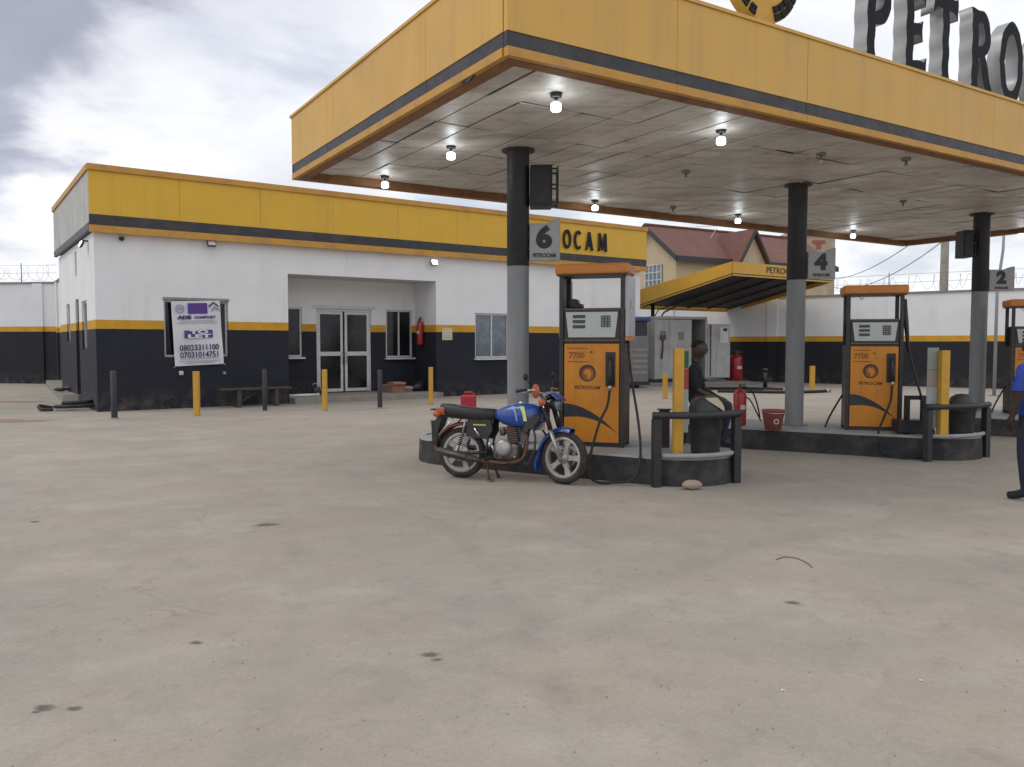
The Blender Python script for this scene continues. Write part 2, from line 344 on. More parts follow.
# loose grit
gr = MB(); rr = random.Random(3)
def pebble(b, x, y, z, s):
    b._add([(x + s * rr.uniform(.7, 1.2), y, z), (x - s * rr.uniform(.2, .6), y + s * rr.uniform(.6, 1), z), (x - s * rr.uniform(.3, .6), y - s * rr.uniform(.6, 1), z), (x + s * .1, y, z + s * rr.uniform(.6, .9))],
           [(0, 1, 3), (1, 2, 3), (2, 0, 3), (0, 2, 1)])
for i in range(2200):
    Y = 1.9 + 24 * rr.random() ** 1.7; X = rr.uniform(-.75, .75) * Y
    pebble(gr, X, Y, .001, rr.choice((.002, .003, .003, .004, .005, .008)))
tag(gr.build('grit', mat('grit_stone', (.30, .255, .215), .9, var=.4, scale=3)), 'fine loose grit scattered over the cement', 'grit', None, 'stuff')

# ------------------------------------------------------------------ pump islands
def capsule(A, dirv, length, width, ext, k=10):
    """plan outline: front edge from A along dirv, rounded ends, body lies to the back"""
    back = Vector((-dirv.y, dirv.x, 0));  r = width / 2
    if back.y < 0: back = -back
    E1 = A + dirv * length + back * r; E0 = A + back * r; out = []
    for i in range(k + 1):
        a = -math.pi / 2 + math.pi * i / k; out.append(E1 + dirv * (r * math.cos(a) * ext) + back * (r * math.sin(a)))
    for i in range(k + 1):
        a = math.pi / 2 + math.pi * i / k; out.append(E0 + dirv * (r * math.cos(a) * ext) + back * (r * math.sin(a)))
    return out
IZ = .32
def island(Apx, Bpx, width, name='pump_island', extra=0.):
    A = at(*Apx); B = at(*Bpx); d = (B - A); ln = d.length + extra; d.normalize(); o = capsule(A, d, ln, width, 1.0)
    b = MB(); n = len(o); b.cur = 0; c = sum(o, Vector()) / n
    def ring(z, s): return [Vector((p.x, p.y, z)) - (p - c).normalized() * s for p in o]
    b.loft([ring(-.02, 0), ring(.05, .0), ring(IZ - .025, .012)], cap=False, smooth=False)
    ob = b.build(name, M_kerb); tag(ob, None, None, None, 'structure')
    t = MB(); t.loft([ring(IZ - .025, .012), ring(IZ - .006, .02), ring(IZ, .04)], cap=False, smooth=False)
    t._add(ring(IZ, .04), [tuple(range(n))]); t.build('paving_top', M_islandtop, ob)
    return A, d, ob
A1, D1, isl1 = island((440, 465), (655, 485.5), 1.4)
A2, D2, isl2 = island((716, 447), (926, 460), 1.4)
A3, D3, isl3 = island((992, 436), (1200, 446), 1.9)
tag(isl1, 'dark kerbed pump island behind the motorcycle'); tag(isl2, 'dark kerbed pump island under the sign numbered 4'); tag(isl3, 'dark kerbed pump island at the far right')

# ------------------------------------------------------------------ main canopy
ZB = 3.93; ZT = ZB + .90; ZS = 4.02
C0 = at(507, 55, ZB); CB = at(289, 179.5, ZB); CR = at(908, 246, ZB)
V = (CB - C0).normalized(); U = (CR - CB).normalized(); U = (U + Vector((V.y, -V.x, 0))).normalized(); V = Vector((-U.y, U.x, 0))
DEP = (CB - C0).dot(V); LEN = (CR - C0).dot(U)
print('canopy', C0, DEP, LEN, math.degrees(math.atan2(U.x, U.y)))
can = thing('fuel_canopy', (C0.x, C0.y, 0), 'large flat yellow forecourt canopy with a black stripe on charcoal and grey columns', 'canopy', math.atan2(U.y, U.x))
def loc(p):
    """world -> canopy frame"""
    q = Vector((p.x - C0.x, p.y - C0.y, 0)); return Vector((q.dot(U), q.dot(V), p.z))
T = .05
# fascia panels: front run (local x), left run (local y), back and right runs
def panels(n, L0):
    e = [0]
    for i in range(n): e.append(e[-1] + L0 / n)
    return list(zip(e[:-1], e[1:]))
Z1, Z2 = ZB + .075, ZB + .20
rr = random.Random(11)
def fpanel(name, x0, x1, y0, y1, z0, z1, m): MB().box(x0, x1, y0, y1, z0, z1).build(name, m, can)
G = .0018
for a, b in panels(8, LEN):
    j = rr.uniform(0, .006)
    fpanel('fascia_panel', a + G, b - G, -j, T, Z2 + .003, ZT - .035, M_tan)
    fpanel('stripe_panel', a + G, b - G, .008 - j, T, Z1 + .003, Z2, M_stripe)
    fpanel('lip_trim', a + G, b - G, -.012, T, ZB, Z1, M_ochre)
for a, b in panels(4, DEP - 2 * T - .02):
    a += T + .01; b += T + .01; j = rr.uniform(0, .006)
    fpanel('fascia_panel', -j, T, a + G, b - G, Z2 + .003, ZT - .035, M_tan)
    fpanel('stripe_panel', .008 - j, T, a + G, b - G, Z1 + .003, Z2, M_stripe)
    fpanel('lip_trim', -.012, T, a + G, b - G, ZB, Z1, M_ochre)
    fpanel('fascia_panel', LEN - T, LEN + j, a + G, b - G, Z2 + .003, ZT - .035, M_tan)
    fpanel('stripe_panel', LEN - T, LEN - .008 + j, a + G, b - G, Z1 + .003, Z2, M_stripe)
    fpanel('lip_trim', LEN - T, LEN + .012, a + G, b - G, ZB, Z1, M_ochre)
for a, b in panels(8, LEN):
    fpanel('fascia_panel', a + G, b - G, DEP - T, DEP, Z2 + .003, ZT - .035, M_tan)
    fpanel('stripe_panel', a + G, b - G, DEP - T, DEP - .008, Z1 + .003, Z2, M_stripe)
    fpanel('lip_trim', a + G, b - G, DEP - T, DEP + .012, ZB, Z1, M_ochre)
b = MB(); b.box(-.02, LEN + .02, -.02, T + .02, ZT - .033, ZT); b.box(-.02, LEN + .02, DEP - T - .02, DEP + .02, ZT - .033, ZT)
b.box(-.02, T + .02, T + .022, DEP - T - .022, ZT - .033, ZT); b.box(LEN - T - .02, LEN + .02, T + .022, DEP - T - .022, ZT - .033, ZT); b.build('coping', M_tan, can)
# rusty inner return behind the lip, then the recessed ceiling
b = MB(); e = T + .003; r_ = .13
b.box(e, LEN - e, e, e + r_, ZB - .004, ZS + .2); b.box(e, LEN - e, DEP - e - r_, DEP - e, ZB - .004, ZS + .2)
b.box(e, e + r_, e + r_ + .002, DEP - e - r_ - .002, ZB - .004, ZS + .2); b.box(LEN - e - r_, LEN - e, e + r_ + .002, DEP - e - r_ - .002, ZB - .004, ZS + .2); b.build('inner_return', M_rustlip, can)
# roof deck above the ceiling panels
b = MB(); b.box(T + .06, LEN - T - .06, T + .06, DEP - T - .06, ZS + .10, ZS + .16); b.build('ceiling_frame', M_seam, can)
b = MB(); b.box(T + .02, LEN - T - .02, T + .06, DEP - T - .06, ZT - .25, ZT - .19); b.build('roof_deck', M_greyclad, can)
NX, NY = 38, 5; i0 = e + r_ + .004; pw = (LEN - 2 * i0) / NX; pd = (DEP - 2 * i0) / NY
pm_ = MB(); pm_.box(-pw / 2 + .009, pw / 2 - .009, -pd / 2 + .010, pd / 2 - .010, 0, .016, .004)
pme = pm_.mesh('ceiling_panel', M_soffit); rr = random.Random(5)
for i in range(NX):
    for j in range(NY):
        link('ceiling_panel', pme, can, (i0 + pw * (i + .5), i0 + pd * (j + .5), ZS + rr.uniform(0, .014)), (rr.gauss(0, .005), rr.gauss(0, .014), rr.gauss(0, .002)))
# columns
CP = [(0.077, 10.2), (4.39, 12.4), (8.86, 15.2)]
COLS = [Vector((*p, 0)) for p in CP]
for p in COLS:
    q = loc(p); c = MB(); c.lathe([(.138, IZ - .01), (.14, 2.57)], n=28); o = c.build('column', M_colgrey, can, (q.x, q.y, 0))
    c = MB(); c.lathe([(.141, 2.5705), (.1425, 2.572), (.1425, ZS + .02)], n=28); c.build('column_upper', M_colblack, o)
    c = MB(); c.lathe([(.21, ZS - .012), (.21, ZS + .0), (.14, ZS + .002)], n=28); c.lathe([(.0, ZS - .0121), (.21, ZS - .012)], n=28); c.build('column_collar', M_plug, o)
    c = MB(); c.box(-.15, .15, -.15, .15, IZ + .001, IZ + .02, .003); c.build('base_plate', M_colgrey, o)
# damaged corner: loose strip hanging from the lip at the front left corner
b = MB(); b.tube([(.02, .55, ZB + .01), (.0, .62, ZB - .03), (.01, .70, ZB - .015), (.03, .8, ZB + .0)], .012, 5); b.build('loose_trim', M_black, can)

# lamps under the canopy: lit LED bulbs and empty holders
def lamp(px, py, lit, label):
    p = at(px, py, ZS - .12); t = thing('ceiling_lamp', (p.x, p.y, ZS), label, 'lamp', 0, 'bulb lamps under the canopy')
    b = MB(); b.lathe([(.0, -.026), (.055, -.026), (.06, .0)], n=16); b.build('ceiling_rose', M_plug if lit else M_conc, t)
    b = MB(); b.cyl((0, 0, -.026), (0, 0, -.076), .016, .02, 10); b.build('lamp_holder', M_plug if lit else M_conc, t)
    b = MB()
    if lit: b.lathe([(.024, -.075), (.046, -.085), (.052, -.10), (.052, -.145), (.044, -.158), (0.0005, -.162)], n=16); b.build('bulb', M_lamp, t)
    else: b.lathe([(.022, -.085), (.03, -.11), (.012, -.125), (.0005, -.126)], n=12); b.build('bulb_stub', M_lampoff, t)
    if lit:
        ld = bpy.data.lights.new('bulb_light', 'POINT'); ld.energy = 2.0; ld.shadow_soft_size = .05; ld.color = (.86, .94, 1)
        lo = link('bulb_light', ld, t, (0, 0, -.28))
for px, py, lit, lb in [(556, 107, 1, 'lit white bulb lamp nearest the front corner of the canopy ceiling'), (451, 156, 1, 'lit white bulb lamp left of the column carrying the sign numbered 6'),
                        (385, 185, 1, 'lit white bulb lamp at the far left corner of the canopy ceiling'), (595, 208, 1, 'lit white bulb lamp above the shop letters'),
                        (721, 141, 1, 'lit white bulb lamp midway along the front of the canopy ceiling'), (738, 221, 1, 'lit white bulb lamp in front of the red roofed house'),
                        (853, 236, 1, 'lit white bulb lamp right of the column carrying the sign numbered 4'), (1021, 236, 1, 'lit white bulb lamp at the right edge of the photo'),
                        (821, 163, 0, 'burnt out bulb stub near the front of the ceiling, left of two'), (906, 168, 0, 'burnt out bulb stub near the front of the ceiling, right of two'),
                        (686, 180, 0, 'burnt out bulb stub left of the column carrying the sign numbered 4'), (903, 208, 0, 'burnt out bulb stub left of the rightmost column'), (673, 214, 0, 'burnt out bulb stub above the red roof ridge')]:
    lamp(px, py, lit, lb)

# ------------------------------------------------------------------ letters
def glyph(ch):
    O = lambda rx=.36: [arc(.40, .5, rx, .52, 0, 360, 28)[:-1], arc(.40, .5, rx - .17, .36, 0, 360, 24)[:-1]]
    if ch == 'O': return O(.39), .80
    if ch == 'C':
        o = arc(.42, .5, .40, .52, 48, 312, 22); i = arc(.44, .5, .24, .37, 312 - 4, 52, 20); return [o + i], .74
    if ch == 'P':
        return [[(.04, 0), (.30, 0), (.26, .10), (.26, .40)] + arc(.36, .70, .28, .30, -90, 90, 12) + [(.02, 1.0), (.07, .9), (.07, .1)],
                [(.26, .54)] + arc(.34, .71, .12, .15, -90, 90, 8) + [(.26, .86)]], .66
    if ch == 'R':
        return [[(.04, 0), (.29, 0), (.26, .10), (.26, .43), (.30, .43), (.50, 0), (.74, 0), (.50, .45)] + arc(.36, .72, .28, .28, -62, 90, 12) + [(.02, 1.0), (.07, .9), (.07, .1)],
                [(.26, .57)] + arc(.34, .715, .12, .145, -90, 90, 8) + [(.26, .86)]], .74
    if ch == 'E':
        return [[(.04, 0), (.58, -.01), (.63, .22), (.55, .16), (.26, .15), (.26, .43), (.44, .44), (.50, .38), (.50, .62), (.44, .57), (.26, .57), (.26, .85), (.52, .85), (.58, .79), (.56, 1.0), (.02, 1.0), (.07, .9), (.07, .1)]], .66
    if ch == 'T':
        return [[(.22, 0), (.50, 0), (.455, .1), (.455, .85), (.60, .84), (.70, .76), (.69, 1.02), (.64, 1.0), (.07, 1.0), (.02, 1.02), (.01, .76), (.11, .84), (.265, .85), (.265, .1)]], .72
    if ch == 'A':
        return [[(.0, 0), (.20, 0), (.19, .04), (.25, .22), (.52, .22), (.58, .04), (.57, 0), (.82, 0), (.76, .08), (.47, 1.0), (.30, 1.0), (.05, .08)], [(.29, .35), (.48, .35), (.385, .68)]], .82
    if ch == 'M':
        return [[(.0, 0), (.20, 0), (.18, .06), (.22, .62), (.42, .05), (.50, .05), (.70, .62), (.72, .06), (.70, 0), (.96, 0), (.92, .08), (.86, 1.0), (.68, 1.0), (.47, .42), (.26, 1.0), (.08, 1.0), (.04, .08)]], .98
def wavy(loops, amp):
    if not amp: return loops
    out = []
    for lp in loops:
        q = []
        for (a, b), (c, d) in zip(lp, lp[1:] + lp[:1]):
            k = max(1, int(math.hypot(c - a, d - b) / .06))
            for i in range(k): q.append((a + (c - a) * i / k, b + (d - b) * i / k))
        out.append([(x + amp * math.sin(y * 21 + .6), y + amp * .6 * math.sin(x * 19)) for x, y in q])
    return out
def letters(root, word, h, ext, starts, z, yy, mats, wscale=1., amp=0.):
    for ch, x in zip(word, starts):
        lp, wd = glyph(ch); lp = [[(a * h * wscale, b * h) for a, b in l] for l in wavy(lp, amp)]
        outline('letter_' + ch.lower(), lp, ext / 2, mats, root, (x, yy, z), (rad(90), 0, 0))
M_face = mat('dark_letter_face', (.022, .024, .03), .75, var=.2, spec=.15)
def canx(px, py=30): return loc(onplane(px, py, C0 + V * .12, V)).x
sg = thing('roof_letters', (C0.x, C0.y, ZT), 'big silver and black PETROCAM letters standing on the canopy edge', 'sign', math.atan2(U.y, U.x))
st = [canx(x) for x in (864, 903.5, 933, 970, 1000)]; st += [st[-1] + .80, st[-1] + 1.5, st[-1] + 2.25]
letters(sg, 'PETROCAM', 1.05, .17, st, 0.012, .20, [M_face, M_silver], .74, .012)
b = MB()
for x in st: b.cyl((x + .15, .2, 0), (x + .15, .2, .05), .02, None, 8)
b.build('mounting_pin', M_steel, sg)
gl = thing('globe_emblem', (*(C0 + U * canx(768, 8) + V * .22).xy, ZT + .11), 'round yellow and black globe emblem standing on the canopy edge left of the letters', 'emblem', math.atan2(U.y, U.x))
b = MB(); b.lathe([(.0, -.06), (.52, -.06), (.52, .06), (.0, .06)], (0, 0, .50), 'y', 40, False); b.build('disc', M_bollard, gl)
for a0 in list(range(196, 256, 15)) + list(range(288, 345, 14)) + list(range(10, 170, 16)):
    for r0, r1 in ((.415, .455), (.465, .51)) if a0 < 270 else ((.36, .43), (.44, .51)):
        outline('globe_segment', [arc(0, .5, r1, r1, a0, a0 + 11, 5) + arc(0, .5, r0, r0, a0 + 11, a0, 5)], .012, [M_face, M_face], gl, (0, -.065, 0), (rad(90), 0, 0))
b = MB(); b.cyl((-.2, 0, -.11), (-.2, 0, .1), .02); b.cyl((.2, 0, -.11), (.2, 0, .1), .02); b.build('mounting_pin', M_steel, gl)

# numbered signs and boxes on the columns
M_sign = mat('grey_white_sign_face', (.40, .41, .41), .45, var=.06, dirt=((.25, .24, .22), .5, 5))
def num_sign(col, num, x0, x1, y0, y1, label):
    c = COLS[col]; Y = c.y - .05; a = aty(x0, y1, Y); bq = aty(x1, y0, Y); wd = bq.x - a.x; h = bq.z - a.z
    t = thing('number_sign', (a.x, Y, a.z), label, 'sign', 0, 'numbered pump signs on the canopy columns')
    pts = [(0, 0), (wd, 0), (wd, h)] + [(wd * (1 - .5 * i / 8), h - .13 * h * (1 - math.cos(math.pi * i / 8)) / 2) for i in range(1, 9)] + [(0, h * .87)]
    b = MB(); b.prism(pts, -.03, .03); b.build('panel', M_sign, t)
    b = MB(); b.prism([(p[0] * .97 + wd * .015, p[1] * .97 + h * .015) for p in pts], -.036, -.0305); b.build('face_sheet', M_sign, t)
    text('numeral', num, h * .66, M_black, t, (wd * .47, -.04, h * .52), bold=.02, sx=1.08)
    text('lettering', 'PETROCAM', h * .13, M_black, t, (wd * .48, -.04, h * .12), bold=.002, sx=.8)
    b = MB(); b.box(-.12, 0, -.02, .02, h * .25, h * .29); b.box(-.12, 0, -.02, .02, h * .6, h * .64); b.build('bracket', M_black, t)
num_sign(0, '6', 529.5, 560, 218, 261, 'grey sign panel numbered 6 on the leftmost canopy column')
num_sign(1, '4', 807, 835, 248, 279, 'grey sign panel numbered 4 on the middle canopy column')
num_sign(2, '2', 988, 1014, 266.5, 291, 'grey sign panel numbered 2 on the rightmost canopy column')
def speaker(col, x0, x1, y0, y1, label, dep=.3):
    c = COLS[col]; a = aty(x0, y1, c.y); q = aty(x1, y0, c.y); wd = q.x - a.x; h = q.z - a.z
    t = thing('loudspeaker_box', (a.x, c.y, a.z), label, 'loudspeaker', 0, 'dark boxes high on the canopy columns')
    b = MB(); b.box(0, wd * .78, -dep / 2, dep / 2, 0, h, .01); b.build('cabinet', M_colblack, t)
    b = MB(); b.box(wd * .06, wd * .72, -dep / 2 - .012, -dep / 2 - .002, h * .06, h * .94, .004); b.build('grille', M_black, t)
    b = MB(); b.box(wd * .95, wd, -dep / 2, -dep / 2 + .02, .02, h - .02); b.box(wd * .95, wd, dep / 2 - .02, dep / 2, .02, h - .02)
    for z in (.04, h * .5, h - .06):
        b.box(wd * .78, wd * .949, -dep / 2, -dep / 2 + .02, z, z + .02); b.box(wd * .78, wd * .949, dep / 2 - .02, dep / 2, z, z + .02)
    b.build('bracket_frame', M_colblack, t)
speaker(0, 530, 558, 167, 208, 'black box cabinet with side frame on the leftmost column under the ceiling')
speaker(2, 959, 972, 231, 258, 'small black box cabinet left of the rightmost column')
# ------------------------------------------------------------------ painted walls (white / yellow band / black dado)
def banded(name, zb, zy, white=(.79, .80, .81), black=(.017, .019, .028), yellow=(.62, .33, .03)):
    def f(N, L, co, noise, ramp, mix):
        s = N.new('ShaderNodeSeparateXYZ'); L(co.outputs['Object'], s.inputs[0])
        nz = N.new('ShaderNodeMath'); nz.operation = 'MULTIPLY_ADD'; nz.inputs[1].default_value = .016; L(noise(2.5, 4), nz.inputs[0]); L(s.outputs[2], nz.inputs[2])
        w_ = mix(ramp(noise(.9, 7, .6), .35, .7), white, tuple(v * .90 for v in white))
        mp = N.new('ShaderNodeMapping'); mp.inputs['Scale'].default_value = (3, 3, .25); L(co.outputs['Object'], mp.inputs[0])
        st_ = ramp(noise(1, 6, .7, mp.outputs[0]), .56, .8); k = N.new('ShaderNodeMath'); k.operation = 'MULTIPLY'; k.inputs[1].default_value = .28; L(st_, k.inputs[0])
        w_ = mix(k.outputs[0], w_, (.36, .33, .28))
        bl = mix(ramp(noise(1.6, 7, .65), .45, .75), black, tuple(v * 1.3 for v in black))
        dz = ramp(s.outputs[2], .55, .02); kk = N.new('ShaderNodeMath'); kk.operation = 'MULTIPLY'; L(dz, kk.inputs[0]); L(ramp(noise(3, 7, .7), .45, .8), kk.inputs[1])
        bl = mix(kk.outputs[0], bl, (.16, .125, .095))                                  # mud splash along the foot
        ye = mix(ramp(noise(2, 6), .4, .75), yellow, tuple(v * .75 for v in yellow))
        def gt(z): 
            g_ = N.new('ShaderNodeMath'); g_.operation = 'GREATER_THAN'; g_.inputs[1].default_value = z; L(nz.outputs[0], g_.inputs[0]); return g_.outputs[0]
        return mix(gt(zy + .008), mix(gt(zb + .008), bl, ye), w_)
    return mat(name, f, .7, bump=.12, bscale=18, spec=.3)
def wall_mesh(x0, x1, z0, z1, y0, y1, ops=()):
    """wall in the local xz plane with rectangular openings; outer face at y0"""
    xs = sorted({x0, x1, *[o[0] for o in ops], *[o[1] for o in ops]}); zs = sorted({z0, z1, *[o[2] for o in ops], *[o[3] for o in ops]})
    b = MB(); sol = lambda i, j: 0 <= i < len(xs) - 1 and 0 <= j < len(zs) - 1 and not any(o[0] - 1e-6 <= xs[i] and xs[i + 1] <= o[1] + 1e-6 and o[2] - 1e-6 <= zs[j] and zs[j + 1] <= o[3] + 1e-6 for o in ops)
    for i in range(len(xs) - 1):
        for j in range(len(zs) - 1):
            if not sol(i, j): continue
            a, c, d, e = xs[i], xs[i + 1], zs[j], zs[j + 1]
            q = [[(a, y0, d), (c, y0, d), (c, y0, e), (a, y0, e)], [(a, y1, d), (c, y1, d), (c, y1, e), (a, y1, e)]]
            if not sol(i - 1, j): q.append([(a, y0, d), (a, y1, d), (a, y1, e), (a, y0, e)])
            if not sol(i + 1, j): q.append([(c, y0, d), (c, y1, d), (c, y1, e), (c, y0, e)])
            if not sol(i, j - 1): q.append([(a, y0, d), (c, y0, d), (c, y1, d), (a, y1, d)])
            if not sol(i, j + 1): q.append([(a, y0, e), (c, y0, e), (c, y1, e), (a, y1, e)])
            for r_ in q: b._add(r_, [(0, 1, 2, 3)])
    return b
def weld(o):
    bm = bmesh.new(); bm.from_mesh(o.data); bmesh.ops.remove_doubles(bm, verts=bm.verts[:], dist=1e-5); bmesh.ops.recalc_face_normals(bm, faces=bm.faces[:]); bm.to_mesh(o.data); bm.free(); return o
# ------------------------------------------------------------------ shop building
BH = 54.8; BU = head(BH); BV = head(BH - 90); B0 = at(98, 412)
RZ = math.atan2(BU.y, BU.x)
shop = thing('shop_building', B0, 'white and black shop building with a yellow parapet and recessed glass entrance', 'building', RZ)
def fac(px, py, dy=0.):
    p = onplane(px, py, B0 + BV * dy, BV); q = p - B0; return q.dot(BU), p.z
LF = fac(640, 300)[0]
zb, zy = 1.93, 2.14
M_shop = banded('shop_wall_paint', zb, zy)
ZW = 4.16
def rect(x0, y0, x1, y1, dy=0.):
    a = fac(x0, y1, dy); c = fac(x1, y0, dy); return (a[0], c[0], a[1], c[1])
def mid(x0, x1, ytop, ybot, dy=0.):
    """rectangle whose height is measured at the middle of its width"""
    m = (x0 + x1) / 2; return (fac(x0, 300, dy)[0], fac(x1, 300, dy)[0], fac(m, ybot, dy)[1], fac(m, ytop, dy)[1])
W1 = mid(163.5, 228, 300.5, 357); PO = (fac(288, 300)[0], fac(436, 300)[0], .12, 3.42); W2 = mid(475, 509, 313.5, 358)
print('shop', LF, W1, PO, W2)
TH = .22; PD = 1.35; DP = 7.0
weld(wall_mesh(0, LF, 0, ZW, 0, TH, [W1, PO, W2]).build('front_wall', M_shop, shop))
# porch interior
PB = PD
D = mid(316, 371, 309.5, 394, PB); D = (D[0], D[1], .16, D[3])
WL = mid(287, 301.5, 307, 357, PB); WL = (PO[0] + .03 - .25, WL[1], WL[2], WL[3]); WR = mid(385.5, 412, 310, 357.5, PB)
wp0, wp1 = PO[0] - .25, PO[1] + .25
weld(wall_mesh(wp0, wp1, 0, 3.6, PB, PB + .2, [D, WL, WR]).build('porch_back_wall', M_shop, shop))
b = wall_mesh(0, 0, 0, 0, 0, 0); b = MB(); b.box(PO[0] - .25, PO[0], TH + .002, PB - .002, 0, 3.5); b.build('porch_side_wall', M_shop, shop)
b = MB(); b.box(PO[1], PO[1] + .25, TH + .002, PB - .002, 0, 3.5); b.build('porch_side_wall', M_shop, shop)
b = MB(); b.box(PO[0] + .002, PO[1] - .002, TH + .003, PB - .003, 3.425, 3.52); b.build('porch_ceiling', M_white, shop)
b = MB(); b.box(PO[0] + .003, PO[1] - .003, -.42, PB - .003, -.02, .155, .01); b.build('porch_step', M_conc, shop)
# other walls
weld(wall_mesh(.0, LF, 0, ZW, DP - TH, DP, []).build('rear_wall', M_shop, shop))
# left side wall: local x = 0 plane, openings measured along local y
SN = BU
def sid(px, py):
    p = onplane(px, py, B0, SN); return (p - B0).dot(BV), p.z
def smid(x0, x1, yt, yb): m = (x0 + x1) / 2; a, c = sid(x0, 300)[0], sid(x1, 300)[0]; return (min(a, c), max(a, c), sid(m, yb)[1], sid(m, yt)[1])
SW = [smid(81.5, 86.5, 299, 349), (sid(78.5, 300)[0], sid(75.2, 300)[0], .2, 2.75), smid(66.2, 69.5, 304, 341), smid(75.8, 77.8, 260, 289)]
SW[3] = (SW[3][0], SW[3][1], 3.35, 4.0)
SW = [s for s in SW if s[1] < DP - .4]
SW[0] = (SW[0][0], SW[0][1], 1.45, 2.65)
print('side openings', SW)
def rot90(b):   # wall built in xz -> yz plane at x=0 (outer face at x=0)
    b.v = [(y, x, z) for x, y, z in b.v]; return b
weld(rot90(wall_mesh(TH + .002, DP - TH - .002, 0, ZW, 0, TH, SW)).build('side_wall', M_shop, shop))
weld(rot90(wall_mesh(TH + .002, DP - TH - .002, 0, ZW, LF - TH, LF, [])).build('side_wall', M_shop, shop))
b = MB(); b.box(TH, LF - TH, TH, DP - TH, -.01, .1); b.build('floor_slab', M_conc, shop)
b = MB(); b.box(.05, LF - .05, .05, DP - .05, ZW + .002, ZW + .12); b.build('roof_slab', M_conc, shop)
# parapet: panels, black stripe, lower trim, coping
OV = .20; OS = .10; z0, z1, z2, z3, z4 = 4.13, 4.29, 4.53, 5.52, 5.66
def fasc(nm, x0, x1, y0, y1, za, zc, m): MB().box(x0, x1, y0, y1, za, zc).build(nm, m, shop)
npn = 9
for i in range(npn):
    a = -OS + (LF + 2 * OS) * i / npn; c = -OS + (LF + 2 * OS) * (i + 1) / npn; j = .003 * (i % 3)
    fasc('parapet_panel', a + .003, c - .003, -OV - j, -OV + .06, z2 + .002, z3, M_yellow)
fasc('parapet_stripe', -OS - .004, LF + OS, -OV - .008, -OV + .06, z1, z2, M_stripe)
fasc('parapet_trim', -OS - .004, LF + OS, -OV - .015, -OV + .06, z0, z1 - .002, M_ochre)
fasc('parapet_coping', -OS - .03, LF + OS + .03, -OV - .05, -OV + .12, z3 + .002, z4, M_ochre)
PL = DP + .1
for i in range(5):
    a = -OV + .062 + (PL + OV - .062) * i / 5; c = -OV + .062 + (PL + OV - .062) * (i + 1) / 5
    fasc('parapet_panel', -OS - .002, -OS + .06, a + .003, c - .003, z1 + .06, z3, M_greyclad)
    fasc('parapet_panel', LF + OS - .06, LF + OS, a + .003, c - .003, z0 + .1, z3, M_greyclad)
fasc('parapet_trim', -OS - .012, -OS + .07, -OV + .062, PL, z0 + .05, z1 + .058, M_stripe)
fasc('parapet_coping', -OS - .04, -OS + .12, -OV + .122, PL + .03, z3 + .002, z4, M_ochre)
fasc('parapet_coping', LF + OS - .12, LF + OS + .04, -OV + .122, PL + .03, z3 + .002, z4, M_ochre)
b = MB(); b.box(-OS + .065, LF + OS - .065, -OV + .065, -.003, z0 + .02, z0 + .06); b.build('parapet_soffit', M_ochre, shop)
b = MB(); b.box(-OS + .065, LF + OS - .065, PL - .1, PL, z0 + .1, z3); b.build('parapet_panel', M_greyclad, shop)
# windows and doors
def window(r, y, n=2, glass=M_glass, fr=.05, par=shop, sill=True, nm='window'):
    x0, x1, za, zc = r; f = MB(); e = .004
    x0 += e; x1 -= e; za += e; zc -= e
    f.box(x0, x0 + fr, y, y + .07, za, zc); f.box(x1 - fr, x1, y, y + .07, za, zc); f.box(x0 + fr + .001, x1 - fr - .001, y, y + .07, za, za + fr); f.box(x0 + fr + .001, x1 - fr - .001, y, y + .07, zc - fr, zc)
    for i in range(1, n):
        xm = x0 + (x1 - x0) * i / n; f.box(xm - fr * .45, xm + fr * .45, y - .006, y + .06, za + fr + .001, zc - fr - .001)
    o = f.build(nm, M_alu, par)
    for i in range(n):
        a = x0 + fr + (x1 - x0 - 2 * fr) * i / n; c = x0 + fr + (x1 - x0 - 2 * fr) * (i + 1) / n; p = MB(); p.box(a + .002, c - .002, y + .03 + .008 * (i % 2), y + .036 + .008 * (i % 2), za + fr, zc - fr); p.build('pane', glass, o)
    if sill: p = MB(); p.box(x0 - .05, x1 + .05, y - .16, y - .005, za - .06, za - .008, .006); p.build('sill', M_alu, o)
    return o
window(W1, .11, 2, M_glass, .05, sill=False)
b = MB(); b.box(W1[0] - .02, W1[1] + .02, -.03, -.003, W1[3] + .003, W1[3] + .06); b.build('window_head', M_conc, shop)
window(W2, .05, 2, M_glasslit)
window((WL[0] + .25, WL[1], WL[2], WL[3]), PB + .03, 2); window(WR, PB + .03, 2)
def door_leaf(x0, x1, za, zc, y, par):
    d = MB(); fw = .075; zm = za + (zc - za) * .47
    d.box(x0, x0 + fw, y, y + .05, za, zc); d.box(x1 - fw, x1, y, y + .05, za, zc)
    for z, h in ((za, .09), (zm - .05, .12), (zc - .08, .08)): d.box(x0 + fw + .001, x1 - fw - .001, y, y + .05, z, z + h)
    o = d.build('door', M_alu, par)
    for lo, hi in ((za + .091, zm - .051), (zm + .071, zc - .081)):
        p = MB(); p.box(x0 + fw, x1 - fw, y + .02, y + .028, lo, hi); p.build('pane', M_glass, o)
    return o
dm = (D[0] + D[1]) / 2
f = MB(); f.box(D[0] - .001 + .004, D[0] + .05, PB + .04, PB + .12, D[2], D[3] - .004); f.box(D[1] - .05, D[1] - .004, PB + .04, PB + .12, D[2], D[3] - .004); f.box(D[0] + .051, D[1] - .051, PB + .04, PB + .12, D[3] - .06, D[3] - .004)
f.box(D[0] - .1, D[1] + .12, PB - .03, PB - .003, D[3] + .02, D[3] + .1); f.build('door_frame', M_alu, shop)
